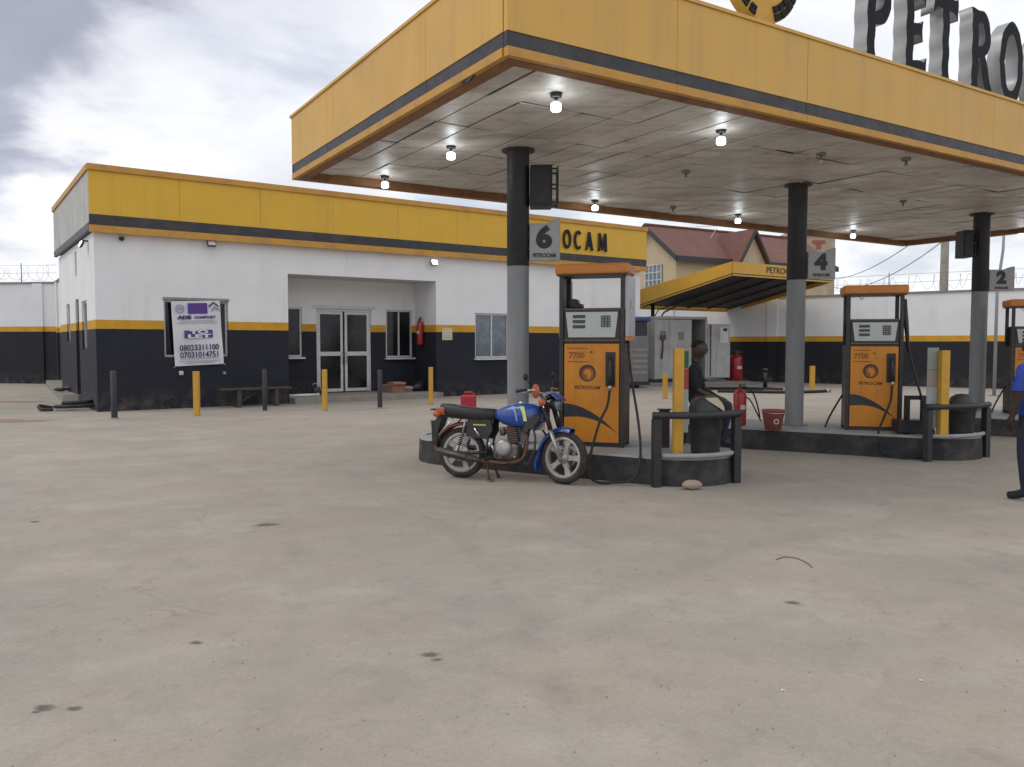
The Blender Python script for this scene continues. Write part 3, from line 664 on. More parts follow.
l1 = door_leaf(D[0] + .055, dm - .03, D[2] + .02, D[3] - .065, PB + .05, shop); l2 = door_leaf(dm + .03, D[1] - .055, D[2] + .02, D[3] - .065, PB + .045, shop)
for x, o in ((dm - .06, l1), (dm + .06, l2)):
    p = MB(); p.tube([(x, PB + .04, D[2] + .85), (x, PB - .01, D[2] + .87), (x, PB - .01, D[2] + 1.15), (x, PB + .04, D[2] + 1.17)], .011, 6); p.build('handle', M_steel, o)
# simple shop interior so that the glass has something behind it
b = MB(); b.box(PO[0] - 1.5, PO[1] + 1.5, PB + 3.4, PB + 3.5, .1, 3.0); b.build('interior_partition', mat('dim_interior_wall', (.25, .24, .22), .8), shop)
for i in range(3):
    b = MB(); x = PO[0] + .6 + 1.6 * i
    for z in (.2, .7, 1.2, 1.7): b.box(x, x + 1.2, PB + 3.0, PB + 3.38, z, z + .03)
    b.box(x, x + .03, PB + 3.0, PB + 3.38, .12, 1.9); b.box(x + 1.17, x + 1.2, PB + 3.0, PB + 3.38, .12, 1.9); b.build('shelf_rack', M_alu, shop)
# side openings: dark louvred frames and a door
for k, s in enumerate(SW):
    y0, y1, za, zc = s; p = MB(); p.box(.09, .12, y0 + .004, y1 - .004, za + .004, zc - .004); o = p.build('side_door' if k == 1 else 'window', M_glass if k != 1 else M_black, shop)
    p = MB(); p.box(.05, .088, y0 + .004, y0 + .05, za + .004, zc - .004); p.box(.05, .088, y1 - .05, y1 - .004, za + .004, zc - .004); p.box(.05, .088, y0 + .051, y1 - .051, zc - .05, zc - .004); p.build('frame', M_alu if k != 1 else M_black, o)
# lettering on the parapet
sl = thing('parapet_letters', B0 + Vector((0, 0, 0)), 'dark raised PETROCAM letters on the yellow shop parapet', 'sign', RZ)
def facp(px, py): return fac(px, py, -OV)
h = .60; stx = [facp(x, 243)[0] for x in (508.5, 519.5, 528.5, 540, 562)] + [facp(x, 243)[0] for x in (573, 584.5, 597)]
print('letters', stx, facp(600, 252), facp(600, 235))
pt_ = (stx[7] - stx[4]) / 3
for k in range(4): stx[3 - k] = stx[4] - pt_ * (.95 + .93 * k)
zl = facp(590, 250.5)[1]
letters(sl, 'PETROCAM', h, .06, stx, zl, -OV - .042, [M_face, mat('dark_letter_return', (.10, .10, .10), .4, .4)], .72)
# floodlights and camera under the parapet
def flood(px, py, lit, label, side=False):
    if side: q = sid(px, py); p = B0 + BV * q[0] - BU * .06; z = 3.95
    else: q = fac(px, py); p = B0 + BU * q[0] - BV * .06; z = q[1]
    t = thing('wall_floodlight', (p.x, p.y, z), label, 'floodlight', RZ - (rad(90) if side else 0), 'floodlights on the shop wall')
    b = MB(); b.box(-.02, .02, 0.0, .06, .06, .10); b.box(-.02, .02, -.06, 0.0, .07, .10); b.build('bracket', M_black, t)
    b = MB(); b.M = Matrix.Translation((0, -.07, 0)) @ Matrix.Rotation(rad(-25), 4, 'X'); b.box(-.10, .10, -.03, .03, -.08, .07, .012); b.build('housing', M_plug, t)
    b = MB(); b.M = Matrix.Translation((0, -.07, 0)) @ Matrix.Rotation(rad(-25), 4, 'X'); b.box(-.085, .085, -.045, -.031, -.068, .058, .004); b.build('lens', M_lamp if lit else M_lampoff, t)
flood(432, 263, 1, 'lit floodlight on the white wall above the shop entrance'); flood(210, 244, 0, 'unlit floodlight above the banner window'); flood(88, 246, 1, 'lit floodlight under the parapet on the side wall at the corner', True)
q = fac(121, 239); cmr = thing('security_camera', B0 + BU * q[0] - BV * .004 + Vector((0, 0, 4.02)), 'tiny dark dome camera under the parapet near the corner', 'camera', RZ)
b = MB(); b.lathe([(.06, .05), (.06, .02), (.05, -.02), (.0005, -.05)], (0, -.065, 0), n=14); b.build('dome', M_black, cmr); b = MB(); b.box(-.05, .05, -.06, 0, .051, .07); b.build('mount', M_white, cmr)
# fire extinguisher on the porch side wall + notice on the front wall
M_valve = mat('extinguisher_valve', (.05, .05, .05), .4, .5)
M_lbl = mat('extinguisher_label', (.55, .52, .45), .5)
def extinguisher(name, loc_, label, r, h, rz=0., hose=True, wheels=False, group='red fire extinguishers'):
    t = thing(name, loc_, label, 'fire extinguisher', rz, group)
    b = MB(); b.lathe([(.0005, .0), (r * .92, .005), (r, .03), (r, h * .78), (r * .9, h * .85), (r * .55, h * .91), (r * .3, h * .93), (r * .3, h * .96)], n=20); b.build('cylinder', M_red, t)
    b = MB(); b.cyl((0, 0, h * .96), (0, 0, h * 1.0), r * .34, None, 12); b.box(-r * .12, r * .9, -.012, .012, h * 1.0, h * 1.03); b.box(-r * .12, r * .8, -.012, .012, h * 1.05, h * 1.075); b.box(-r * .12, r * .1, -.012, .012, h * 1.03, h * 1.05); b.build('valve', M_valve, t)
    b = MB(); k = 9
    pts = []
    for zz_ in (h * .42, h * .53):
        for i in range(k): a = rad(-100 + 50 * i / (k - 1)); pts.append(((r + .002) * math.cos(a), (r + .002) * math.sin(a), zz_))
    b._add(pts, [(i, i + 1, k + i + 1, k + i) for i in range(k - 1)]); b.build('label_sticker', M_lbl, t)
    if hose:
        b = MB(); b.tube([(-r * .2, 0, h * .98), (-r * 1.2, 0, h * .97), (-r * 1.5, 0, h * .8), (-r * 1.35, 0, h * .45), (-r * 1.3, 0, h * .3)], r * .13, 7); b.cyl((-r * 1.3, 0, h * .3), (-r * 1.3, 0, h * .12), r * .13, r * .3, 8); b.build('hose', M_rubber, t)
    if wheels:
        for s in (-1, 1):
            b = MB(); b.lathe([(.02, -.02), (.10, -.025), (.115, 0), (.10, .025), (.02, .02)], (s * (r + .05), r * .6, .115), 'x', 16); b.build('wheel', M_rubber, t)
        b = MB(); b.tube([(-r - .02, r * .8, .11), (-r * .9, r + .03, h * .6), (-r * .9, r + .05, h * 1.1), (r * .9, r + .05, h * 1.1), (r * .9, r + .03, h * .6), (r + .02, r * .8, .11)], .015, 6); b.build('trolley_frame', M_black, t)
    return t
q = PO[1]; ex = B0 + BU * (q - .13) + BV * .75
extinguisher('fire_extinguisher', (ex.x, ex.y, 1.55), 'red fire extinguisher hung on the white inner wall of the shop porch', .10, .78, RZ - rad(90))
r_ = mid(442, 452, 328, 340); t = thing('paper_notice', B0 + BU * r_[0] - BV * .004 + Vector((0, 0, r_[2])), 'pale paper notice on the wall between porch and window', 'notice', RZ)
b = MB(); b.box(0, r_[1] - r_[0], -.004, .0, 0, r_[3] - r_[2]); b.build('sheet', mat('yellowed_paper', (.55, .52, .38), .7), t)
b = MB(); b.box(.02, r_[1] - r_[0] - .02, -.0065, -.0045, .06, .075); b.box(.02, r_[1] - r_[0] - .05, -.0065, -.0045, .12, .13); b.build('printed_line', mat('faint_print', (.3, .29, .22), .7), t)
# things on the porch step
def porch(px, dy): return B0 + BU * fac(px, 390, dy)[0] + BV * dy + Vector((0, 0, .156))
def carton(px, py, w_, d_, h_, label, m, rz=0., z=.155, open_=True):
    p = porch(px, py); t = thing('cardboard_box', p, label, 'box', RZ + rz, 'boxes on the porch step')
    b = MB(); b.box(-w_ / 2, w_ / 2, -d_ / 2, d_ / 2, 0, h_, .006); b.build('carton', m, t)
    b = MB(); b.box(-w_ / 2 + .01, w_ / 2 - .01, -.025, .025, h_ + .001, h_ + .004); b.build('tape', M_lbl, t)
    b = MB(); b.M = Matrix.Translation((0, -d_ / 2, h_)) @ Matrix.Rotation(rad(35), 4, 'X'); b.box(-w_ / 2, w_ / 2, -d_ * .35, 0, .001, .006); b.build('flap', m, t)
M_carton = mat('brown_cardboard', (.30, .14, .09), .8, var=.15, dirt=((.2, .12, .08), .4, 6))
carton(389, .75, .34, .28, .22, 'small dull carton beside the entrance door', mat('grey_cardboard', (.22, .17, .13), .8)); carton(396, .45, .42, .3, .30, 'reddish brown cardboard box on the porch step', M_carton, .1)
carton(405, .55, .34, .3, .16, 'low pale flattened carton right of the brown box', mat('pale_cardboard', (.30, .24, .18), .8), -.1)
# black sack slumped in the porch corner, dark kettle and white tube by the door
p = porch(419, .6); t = thing('black_sack', p, 'slumped black plastic sack in the right corner of the porch', 'sack', RZ + .2)
b = MB(); rr = random.Random(2)
rings = []
for i in range(9):
    u = i / 8; ry = .26 * math.sin(math.pi * (u * .8 + .14)); x = -.42 + .84 * u
    rings.append([Vector((x, ry * math.cos(a) * (1 + rr.uniform(-.1, .1)), max(.0, (.16 + .2 * u) * (1 + math.sin(a)) * (1 + rr.uniform(-.12, .12)) * .9))) for a in [2 * math.pi * k / 12 for k in range(12)]])
b.v = []; b.loft([[q * .62 for q in r_] for r_ in rings]); b.build('bag', mat('black_plastic_bag', (.02, .021, .028), .35, var=.2), t); b = MB(); b.cyl((.25, 0, .30), (.30, 0, .36), .04, .015, 8); b.build('knot', M_rubber, t)
p = porch(316, .35); t = thing('water_kettle', p, 'small dark pot standing left of the glass doors', 'pot', RZ)
b = MB(); b.lathe([(.0005, 0), (.11, .005), (.14, .08), (.12, .2), (.09, .24), (.0005, .26)], n=16); b.build('body', M_black, t); b = MB(); b.tube([(.12, 0, .1), (.2, 0, .17), (.23, 0, .24)], [.025, .018, .013], 8); b.build('spout', M_black, t)
b = MB(); b.tube([(-.1, 0, .22), (-.08, 0, .33), (.08, 0, .33), (.1, 0, .22)], .01, 6); b.build('handle', M_steel, t)
p = porch(303, .1); t = thing('plastic_pipe', p, 'short white plastic pipe lying on the porch step', 'pipe', RZ); b = MB(); b.cyl((-.4, 0, .04), (.4, 0, .04), .04, None, 12); b.build('tube', M_white, t); b = MB(); b.cyl((.38, 0, .04), (.45, 0, .04), .047, None, 12); b.build('collar', M_alu, t)
# bench against the wall
q0, q1 = fac(214, 395)[0], fac(284, 395)[0]
bp = B0 + BU * ((q0 + q1) / 2) - BV * .45; t = thing('wooden_bench', bp, 'low dark wooden bench against the black wall right of the banner', 'bench', RZ); hw = (q1 - q0) / 2
M_wood = mat('dark_weathered_wood', (.06, .048, .038), .8, var=.3, scale=5, bump=.3, dirt=((.12, .10, .08), .5, 4))
for k in range(3): b = MB(); b.box(-hw, hw, -.2 + .135 * k, -.075 + .135 * k, .43, .475, .006); b.build('seat_plank', M_wood, t)
for x in (-hw + .45, hw - .4):
    for y in (-.15, .15): b = MB(); b.box(x - .05, x + .05, y - .03, y + .03, 0, .428, .004); b.build('leg', M_wood, t)
b = MB(); b.M = Matrix.Translation((-hw + .45, 0, .05)) @ Matrix.Rotation(rad(-32), 4, 'Y'); b.box(.06, .75, -.02, .02, 0, .05); b.build('brace', M_wood, t)
# to-let banner in front of the first window, tied to nails
r_ = (fac(174, 330)[0], fac(222.5, 330)[0], fac(199, 366)[1], fac(199, 302)[1])
bw, bh = r_[1] - r_[0], r_[3] - r_[2]
bn = thing('to_let_banner', B0 + BU * r_[0] - BV * .05 + Vector((0, 0, r_[2])), 'white and purple TO LET vinyl banner hung over the shop window', 'banner', RZ); bn.rotation_euler = (rad(0), rad(-2.4), RZ)
M_vinyl = mat('white_banner_vinyl', (.66, .66, .70), .5, var=.04); M_purple = mat('purple_print', (.085, .035, .24), .5); M_navy = mat('navy_print', (.03, .03, .10), .5); M_blue = mat('light_blue_print', (.10, .24, .42), .5)
b = MB(); nx, nz = 14, 18
def wob(x, z): return .018 * math.sin(x * 4.2 + z * 2.1) + .012 * math.sin(z * 6 - x * 3)
b._add([(bw * i / nx, wob(bw * i / nx, bh * j / nz) * 1.0, bh * j / nz) for j in range(nz + 1) for i in range(nx + 1)], [(j * (nx + 1) + i, j * (nx + 1) + i + 1, (j + 1) * (nx + 1) + i + 1, (j + 1) * (nx + 1) + i) for j in range(nz) for i in range(nx)], True)
sh = b.build('sheet', M_vinyl, bn)
Yp = -.04
def prt(x0, x1, zA, zC, m, nm='printed_block'): b = MB(); b.box(bw * x0, bw * x1, Yp, Yp + .003, bh * zA, bh * zC); b.build(nm, m, bn)
prt(.32, .72, .80, .965, M_purple); prt(.22, .80, .425, .545, M_purple)
def tx(s_, x, z, sz, m, bold=0., sx=1.): text('lettering', s_, bh * sz, m, bn, (bw * x, Yp - .004, bh * z), bold=bold, ext=.0015, sx=sx)
tx('TO', .52, .515, .075, M_vinyl, .006, 2.6); tx('LET', .52, .452, .075, M_vinyl, .006, 2.9)
tx('ADE', .24, .745, .068, M_navy, .008, 1.5); tx('COMFORT', .66, .742, .050, M_purple, .005, 1.35)
tx('08023311100', .51, .272, .125, M_navy, .004, .86); tx('07031014751', .51, .16, .125, M_navy, .004, .86)
for z, a, c in ((.655, .08, .93), (.685, .15, .86), (.06, .08, .92), (.10, .10, .90), (.035, .2, .8)):
    prt(a, c, z, z + .009, mat('grey_print', (.32, .32, .40), .5), 'printed_line')
b = MB(); b.lathe([(.075, 0), (.105, 0), (.105, .003), (.075, .003), (.075, 0)], (bw * .16, Yp, bh * .88), 'y', 24, False); b.box(bw * .16 - .06, bw * .16 + .06, Yp - .001, Yp + .002, bh * .88 - .02, bh * .88 + .03); b.build('round_emblem', mat('lilac_print', (.30, .28, .45), .5), bn)
outline('roof_emblem', [[(0, 0), (.12, .10), (.24, 0), (.24, .05), (.12, .15), (0, .05)]], .0015, [M_navy, M_navy], bn, (bw * .75, Yp, bh * .89), (rad(90), 0, 0)); outline('roof_emblem', [[(0, 0), (.10, .08), (.2, 0), (.2, .04), (.1, .12), (0, .04)]], .0015, [M_blue, M_blue], bn, (bw * .80, Yp - .001, bh * .83), (rad(90), 0, 0))
for x, z in ((-.02, bh + .02), (bw + .02, bh + .02), (-.03, -.03), (bw + .05, -.03)):
    b = MB(); b.tube([(min(max(x, .02), bw - .02), -.005, min(max(z, .03), bh - .03)), (x, .0, z)], .006, 5); b.build('tie', M_white, bn)
# small taps / sockets under that window
for px, lb, m in ((181, 'small pale wall socket under the banner', M_white), (224, 'small blue wall tap right under the banner', mat('blue_plastic', (.03, .14, .30), .4))):
    q = fac(px, 373); t = thing('wall_socket', B0 + BU * q[0] - BV * .002 + Vector((0, 0, q[1])), lb, 'socket', RZ); b = MB(); b.box(-.05, .05, -.04, 0, -.05, .05, .01); b.build('plate', m, t); b = MB(); b.cyl((0, -.04, 0), (0, -.07, -.01), .02, .015, 8); b.build('plug', M_white, t)
# ------------------------------------------------------------------ perimeter walls with razor wire
def pwall(P, Q, h, zb_, zy_, label, pil=3.2, mname='wall_paint'):
    d = (Q - P); ln = d.length; t = thing('perimeter_wall', P, label, 'wall', math.atan2(d.y, d.x)); m = banded(mname, zb_, zy_, (.75, .76, .77), (.017, .018, .024))
    b = MB(); b.box(0, ln, 0, .2, -.02, h); b.build('wall_body', m, t)
    b = MB(); b.box(0, ln, -.05, .25, h + .002, h + .07); b.build('coping', M_conc, t)
    x = .6
    while x < ln:
        b = MB(); b.box(x, x + .42, -.06, -.002, -.02, h); b.build('pillar', m, t); x += pil + random.uniform(-.05, .05)
    return t, ln
def razor(P, Q, h, label, r=.27):
    d = (Q - P); ln = d.length; t = thing('razor_wire', Vector((P.x, P.y, h)), label, 'razor wire', math.atan2(d.y, d.x), 'razor wire coils on the walls')
    rr = random.Random(int(ln * 10)); b = MB(); pts = []; k = int(ln / .42) * 14; mess = 0
    for i in range(k):
        a = 2 * math.pi * i / 14; mess += rr.gauss(0, .004); x = ln * i / k
        pts.append((x + .18 * math.cos(a * .5) * .6, .1 + (r + mess * .3) * math.cos(a), .34 + (r * (1 + .15 * math.sin(x * 1.3))) * math.sin(a)))
    b.tube(pts, .0055, 3, False); b.build('coil', M_steelwire, t)
    x = .3
    while x < ln: b = MB(); b.cyl((x, .1, 0), (x, .1, .75), .018, None, 6); b.build('post', M_steelwire, t); x += 3.1
    b = MB(); b.tube([(0, .1, .36), (ln, .1, .36)], .006, 4); b.tube([(0, .1, .66), (ln, .1, .66)], .006, 4); b.build('strand', M_steelwire, t)
M_steelwire = mat('dull_galvanised_wire', (.20, .21, .22), .5, .6)
LW1 = at(58, 383.8); LW0 = at(-190, 382)
pwall(LW0, LW1, 3.92, 2.05, 2.25, 'white and black perimeter wall left of the shop'); razor(LW0, LW1, 3.99, 'razor wire coil on the perimeter wall left of the shop')
SE = B0 + BV * (DP + .05); pwall(LW1 + (SE - LW1).normalized() * .25, SE + (SE - LW1).normalized() * -.1 + BU * .5, 3.90, 2.0, 2.2, 'short perimeter wall running from the shop back to the corner', 9, 'wall_paint_side')
R0 = at(735, 381); R1 = at(930, 386.8); dr = (R1 - R0).normalized(); RA = R0 - dr * 13; RB = R1 + dr * 26
pwall(RA, RB, 3.42, 1.66, 1.87, 'long white and black perimeter wall behind the pumps', 4.6, 'wall_paint_right'); razor(RA, RB, 3.49, 'razor wire coil along the wall behind the pumps', .24)
# ------------------------------------------------------------------ small yellow canopy over the generator bay
K0 = Vector((7.4, 27.0, 0)); KU = head(55.5); KV = head(-34.5); kz = math.atan2(KU.y, KU.x)
kc = thing('side_canopy', K0, 'smaller sloping yellow canopy beside the container with dark underside', 'canopy', kz)
LK, DK, zc0, drop = 5.5, 4.7, 3.86, .95; FH = .47
def quadbox(name, pts, th, m, par):
    b = MB(); p = [Vector(q) for q in pts]; n_ = (p[1] - p[0]).cross(p[3] - p[0]).normalized() * th
    b._add(p + [q + n_ for q in p], [(0, 1, 2, 3), (7, 6, 5, 4), (0, 4, 5, 1), (1, 5, 6, 2), (2, 6, 7, 3), (3, 7, 4, 0)]); return b.build(name, m, par)
M_kyel = mat('bright_yellow_canopy_paint', (.60, .335, .035), .5, var=.06, dirt=((.38, .22, .05), .4, 2))
quadbox('fascia_panel', [(0, 0, zc0), (LK, 0, zc0), (LK, 0, zc0 + FH), (0, 0, zc0 + FH)], .05, M_kyel, kc)
quadbox('fascia_panel', [(0, DK, zc0 - drop), (0, -.0, zc0), (0, -.0, zc0 + FH), (0, DK, zc0 - drop + FH * 1.45)], .05, M_kyel, kc)
quadbox('fascia_panel', [(LK, -.0, zc0), (LK, DK, zc0 - drop), (LK, DK, zc0 - drop + FH * 1.45), (LK, -.0, zc0 + FH)], .05, M_kyel, kc)
quadbox('fascia_panel', [(LK, DK, zc0 - drop), (0, DK, zc0 - drop), (0, DK, zc0 - drop + FH * 1.45), (LK, DK, zc0 - drop + FH * 1.45)], .05, M_kyel, kc)
quadbox('stripe', [(-.06, -.056, zc0 + .055), (LK + .06, -.056, zc0 + .055), (LK + .06, -.056, zc0 + .085), (-.06, -.056, zc0 + .085)], .006, M_stripe, kc)
quadbox('stripe', [(-.056, DK, zc0 - drop + .055), (-.056, -.06, zc0 + .055), (-.056, -.06, zc0 + .085), (-.056, DK, zc0 - drop + .085)], .006, M_stripe, kc)
for i in range(5):
    a, c = LK * i / 5, LK * (i + 1) / 5; quadbox('roof_sheet', [(a + .02, .06, zc0 + .14), (c, .06, zc0 + .14), (c, DK - .06, zc0 - drop + .14), (a + .02, DK - .06, zc0 - drop + .14)], .03, mat('dark_roof_sheet', (.035, .035, .037), .6, var=.3, scale=2), kc)  # roof sheets in one near-black colour, giving the dark underside
b = MB()
for i in range(5):
    x = .35 + (LK - .7) * i / 4; b.tube([(x, .1, zc0 + .10), (x, DK - .1, zc0 - drop + .10)], .03, 5); b.box(x - .02, x + .02, .08, .12, zc0 + .02, zc0 + .1)
b.build('roof_truss', M_black, kc)
for x, y in ((.5, DK - .45), (4.15, .3)):
    b = MB(); b.cyl((x, y, 0), (x, y, zc0 - drop * y / DK + .1), .07, None, 10); b.build('post', M_colblack, kc)
b = MB(); b.tube([(.5, DK - .45, 2.1), (.35, DK - 1.2, 2.75), (.35, DK - 2.4, 3.15)], .03, 6); b.tube([(.5, DK - .45, 2.5), (.35, DK - .9, 2.85), (.35, DK - 1.6, 3.0)], .02, 6); b.build('strut', M_black, kc)
q = onplane(775, 271, K0, KV) - K0
text('lettering', 'PETROCAM', .30, M_stripe, kc, (q.dot(KU) + .35, -.058, zc0 + .27), bold=.004, ext=.004, sx=1.15)
# ------------------------------------------------------------------ steel container with an open door
p0 = at(654, 385.5); ct = thing('steel_container', p0, 'dull white steel container with one door standing open under the small canopy', 'container', rad(22))
M_cont = mat('dull_white_container_paint', (.46, .47, .47), .6, var=.1, dirt=((.20, .17, .14), .5, 2), streak=((.18, .13, .10), .5, 5))
cw, chh, cdp = 2.36, 2.5, 2.2
for x0, x1, y0, y1, nm in ((0, .06, .06, cdp, 'side_wall'), (cw - .06, cw, .06, cdp, 'side_wall'), (.062, cw - .062, cdp - .06, cdp, 'rear_wall')):
    b = MB(); b.box(x0, x1, y0, y1, .12, chh - .1); b.build(nm, M_cont, ct)
for i in range(9): b = MB(); b.box(-.022, -.002, .12 + .23 * i, .22 + .23 * i, .2, chh - .15, .006); b.build('rib', M_cont, ct)
b = MB(); b.box(-.01, cw + .01, 0, cdp, chh - .098, chh, .01); b.build('roof', M_cont, ct); b = MB(); b.box(0, cw, .0, cdp, 0.0, .118); b.build('base_frame', M_black, ct)
b = MB(); b.box(0, .09, -.03, .055, .12, chh - .1); b.box(cw - .09, cw, -.03, .055, .12, chh - .1); b.build('corner_post', M_cont, ct)
b = MB(); b.box(.095, 1.66, .0, .05, .14, chh - .12); d_ = b.build('front_panel', M_cont, ct)
b = MB(); b.box(.25, .5, -.012, -.002, 1.7, 1.95); b.box(1.05, 1.3, -.012, -.002, 1.6, 1.9); b.build('control_plate', M_conc, d_)
b = MB(); b.tube([(.35, -.03, 1.7), (.35, -.04, 1.3), (.30, -.04, .9)], .03, 6); b.box(.24, .46, -.09, -.02, 1.62, 1.78); b.build('pipe', mat('dull_brown_pipe', (.12, .07, .06), .7), d_)
dl = MB(); dl.M = Matrix.Translation((cw, -.03, 0)) @ Matrix.Rotation(rad(-14), 4, 'Z'); dl.box(.0, .92, -.025, .025, .15, chh - .28, .008); dr_ = dl.build('open_door', M_cont, ct)
dl = MB(); dl.M = Matrix.Translation((cw, -.03, 0)) @ Matrix.Rotation(rad(-14), 4, 'Z'); dl.box(.5, .83, -.045, -.028, 1.5, 2.1); dl.build('vent_plate', M_alu, dr_)
dl = MB(); dl.M = Matrix.Translation((cw, -.03, 0)) @ Matrix.Rotation(rad(-14), 4, 'Z'); dl.box(.62, .78, -.06, -.046, 1.95, 2.06); dl.cyl((.12, -.04, .2), (.12, -.04, 2.2), .018, None, 6); dl.build('lock_rod', M_black, dr_)
# dark canvas-covered stack left of it, seen past the pump
p = at(646, 388); t = thing('generator_cabinet', p, 'grey generator cabinet with a blue cover left of the container', 'generator', rad(22))
b = MB(); b.box(-.75, .1, 0, 1.3, .1, 1.75, .03); b.build('housing', mat('dull_grey_cabinet', (.16, .16, .165), .6, dirt=(DUST, .5, 3)), t); b = MB(); b.box(-.8, .16, -.06, 1.36, 2.25, 2.42, .06); b.build('blue_cover', mat('blue_tarpaulin', (.03, .07, .2), .6), t)
b = MB(); b.box(-.7, .05, .02, 1.28, 1.751, 2.249, .02); b.build('dark_panel', M_colblack, t); b = MB(); b.box(-.78, .14, -.04, 1.34, 0, .098); b.build('skid', M_black, t)
for i in range(5): b = MB(); b.box(-.68, .04, -.012, .0, .4 + .2 * i, .5 + .2 * i); b.build('louvre', M_conc, t)
# low concrete plinth under the container
b = MB(); b.M = Matrix.Translation((p0.x, p0.y, 0)) @ Matrix.Rotation(rad(22), 4, 'Z'); b.box(-1.6, 4.2, -.35, 2.6, -.02, .11, .02)
pl = b.build('concrete_plinth', M_conc); tag(pl, 'low grey concrete plinth under the container', None, None, 'structure')
ct.location.z = .11; 
for o in [o for o in COL.objects if o.name.startswith('generator_cabinet')]: o.location.z = .11
# ------------------------------------------------------------------ house with red roof, tower house
H0 = Vector((8.55, 50.0, 0)); HU = head(60); hz_ = math.atan2(HU.y, HU.x)
M_cream = mat('cream_house_wall', (.50, .40, .26), .8, var=.06, dirt=((.36, .28, .18), .4, 1)); M_roof = mat('red_brown_roof_sheet', (.15, .05, .034), .6, var=.2, scale=2, rnd=.1, dirt=((.09, .035, .03), .5, 1.5)); M_fasc = mat('dark_barge_board', (.035, .035, .042), .6)
hs = thing('cream_house', H0, 'cream two storey house with red roof behind the small canopy', 'house', hz_)
HL, HW, ZE, ZR = 13.5, 4.9, 7.05, 8.85
b = MB(); b.box(0, HL, -HW / 2, HW / 2, -.02, ZE)
b._add([(0, -HW / 2, ZE), (0, HW / 2, ZE), (0, 0, ZR - .15), (.2, -HW / 2, ZE), (.2, HW / 2, ZE), (.2, 0, ZR - .15)], [(0, 2, 1), (3, 4, 5), (0, 3, 5, 2), (1, 2, 5, 4)]); b.build('wall', M_cream, hs)
sl_ = (ZR - ZE) / (HW / 2); oh = .5
ns = 18
rm = MB()
rm._add([(0, -HW / 2 - oh, ZE - sl_ * oh), ((HL + .8) / ns - .01, -HW / 2 - oh, ZE - sl_ * oh), ((HL + .8) / ns - .01, 0, ZR), (0, 0, ZR), (0, -HW / 2 - oh, ZE - sl_ * oh + .05), ((HL + .8) / ns - .01, -HW / 2 - oh, ZE - sl_ * oh + .05), ((HL + .8) / ns - .01, 0, ZR + .05), (0, 0, ZR + .05)], [(0, 1, 2, 3), (7, 6, 5, 4), (0, 4, 5, 1), (1, 5, 6, 2), (2, 6, 7, 3), (3, 7, 4, 0)])
rme = rm.mesh('roof_sheet', M_roof); rm2 = MB(); rm2.v = [(x, -y, z) for x, y, z in rm.v]; rm2.f = rm.f; rm2.mi = rm.mi; rm2.sm = rm.sm; rme2 = rm2.mesh('roof_sheet', M_roof)
for i in range(ns): link('roof_sheet', rme, hs, (-.4 + (HL + .8) * i / ns, 0, .002 * (i % 2))); link('roof_sheet', rme2, hs, (-.4 + (HL + .8) * i / ns, 0, .002 * (i % 2)))
b = MB(); b.box(-.42, HL + .42, -HW / 2 - oh - .05, -HW / 2 - oh + .0, ZE - sl_ * oh - .28, ZE - sl_ * oh + .06); b.build('eaves_board', M_fasc, hs)
b = MB()
for s in (-1, 1): b._add([(-.5, 0, ZR + .1), (-.42, 0, ZR + .1), (-.42, s * (HW / 2 + oh), ZE - sl_ * oh + .1), (-.5, s * (HW / 2 + oh), ZE - sl_ * oh + .1), (-.5, 0, ZR - .25), (-.42, 0, ZR - .25), (-.42, s * (HW / 2 + oh), ZE - sl_ * oh - .25), (-.5, s * (HW / 2 + oh), ZE - sl_ * oh - .25)], [(0, 1, 2, 3), (4, 5, 6, 7), (0, 1, 5, 4), (2, 3, 7, 6), (0, 3, 7, 4), (1, 2, 6, 5)])
b.build('barge_board', M_fasc, hs)
b = MB(); b.box(-.42, HL + .42, -.09, .09, ZR + .03, ZR + .14); b.build('ridge_cap', M_roof, hs)
# projecting gable (measured where it shows)
q = onplane(753, 250, H0 - Vector((-HU.y, HU.x, 0)) * (HW / 2 + 1), Vector((-HU.y, HU.x, 0))) - H0; gx = q.dot(HU); print('gable x', gx, 'house end', HL)
gw = 1.25; gy = -HW / 2 - .9; gzr = ZR - .25; gze = ZE - .55
b = MB(); b._add([(gx - gw, gy, 5.2), (gx + gw, gy, 5.2), (gx + gw, gy, gze), (gx, gy, gzr - .2), (gx - gw, gy, gze), (gx - gw, -1, 5.2), (gx + gw, -1, 5.2), (gx + gw, -1, gze), (gx, -1, gzr - .2), (gx - gw, -1, gze)], [(0, 1, 2, 3, 4), (9, 8, 7, 6, 5), (0, 5, 6, 1), (1, 6, 7, 2), (2, 7, 8, 3), (3, 8, 9, 4), (4, 9, 5, 0)]); gb = b.build('gable', M_cream, hs)
for s in (-1, 1):
    quadbox('gable_roof', [(gx, gy - .3, gzr), (gx + s * (gw + .3), gy - .3, gze - .38), (gx + s * (gw + .3), -.6, gze - .38), (gx, -.6, gzr)], .05 * s, M_roof, gb); quadbox('gable_barge', [(gx, gy - .36, gzr + .08), (gx + s * (gw + .34), gy - .36, gze - .36), (gx + s * (gw + .34), gy - .36, gze - .62), (gx, gy - .36, gzr - .2)], .05, M_fasc, gb)
def grille_window(par, x, y, z, w_, h_, axis='y'):
    b = MB(); b.box(x, x + w_, y - .06, y - .003, z, z + h_); o = b.build('window', M_glasslit, par); b = MB()
    for i in range(5): b.box(x + w_ * i / 4 - .03, x + w_ * i / 4 + .03, y - .1, y - .062, z, z + h_)
    for i in range(4): b.box(x, x + w_, y - .125, y - .102, z + h_ * i / 3 - .025, z + h_ * i / 3 + .025)
    b.build('grille', M_white, o); return o
for xw in (1.0, 4.4, 7.6, 10.6): grille_window(hs, xw, -HW / 2, 1.4, 1.3, 1.3)
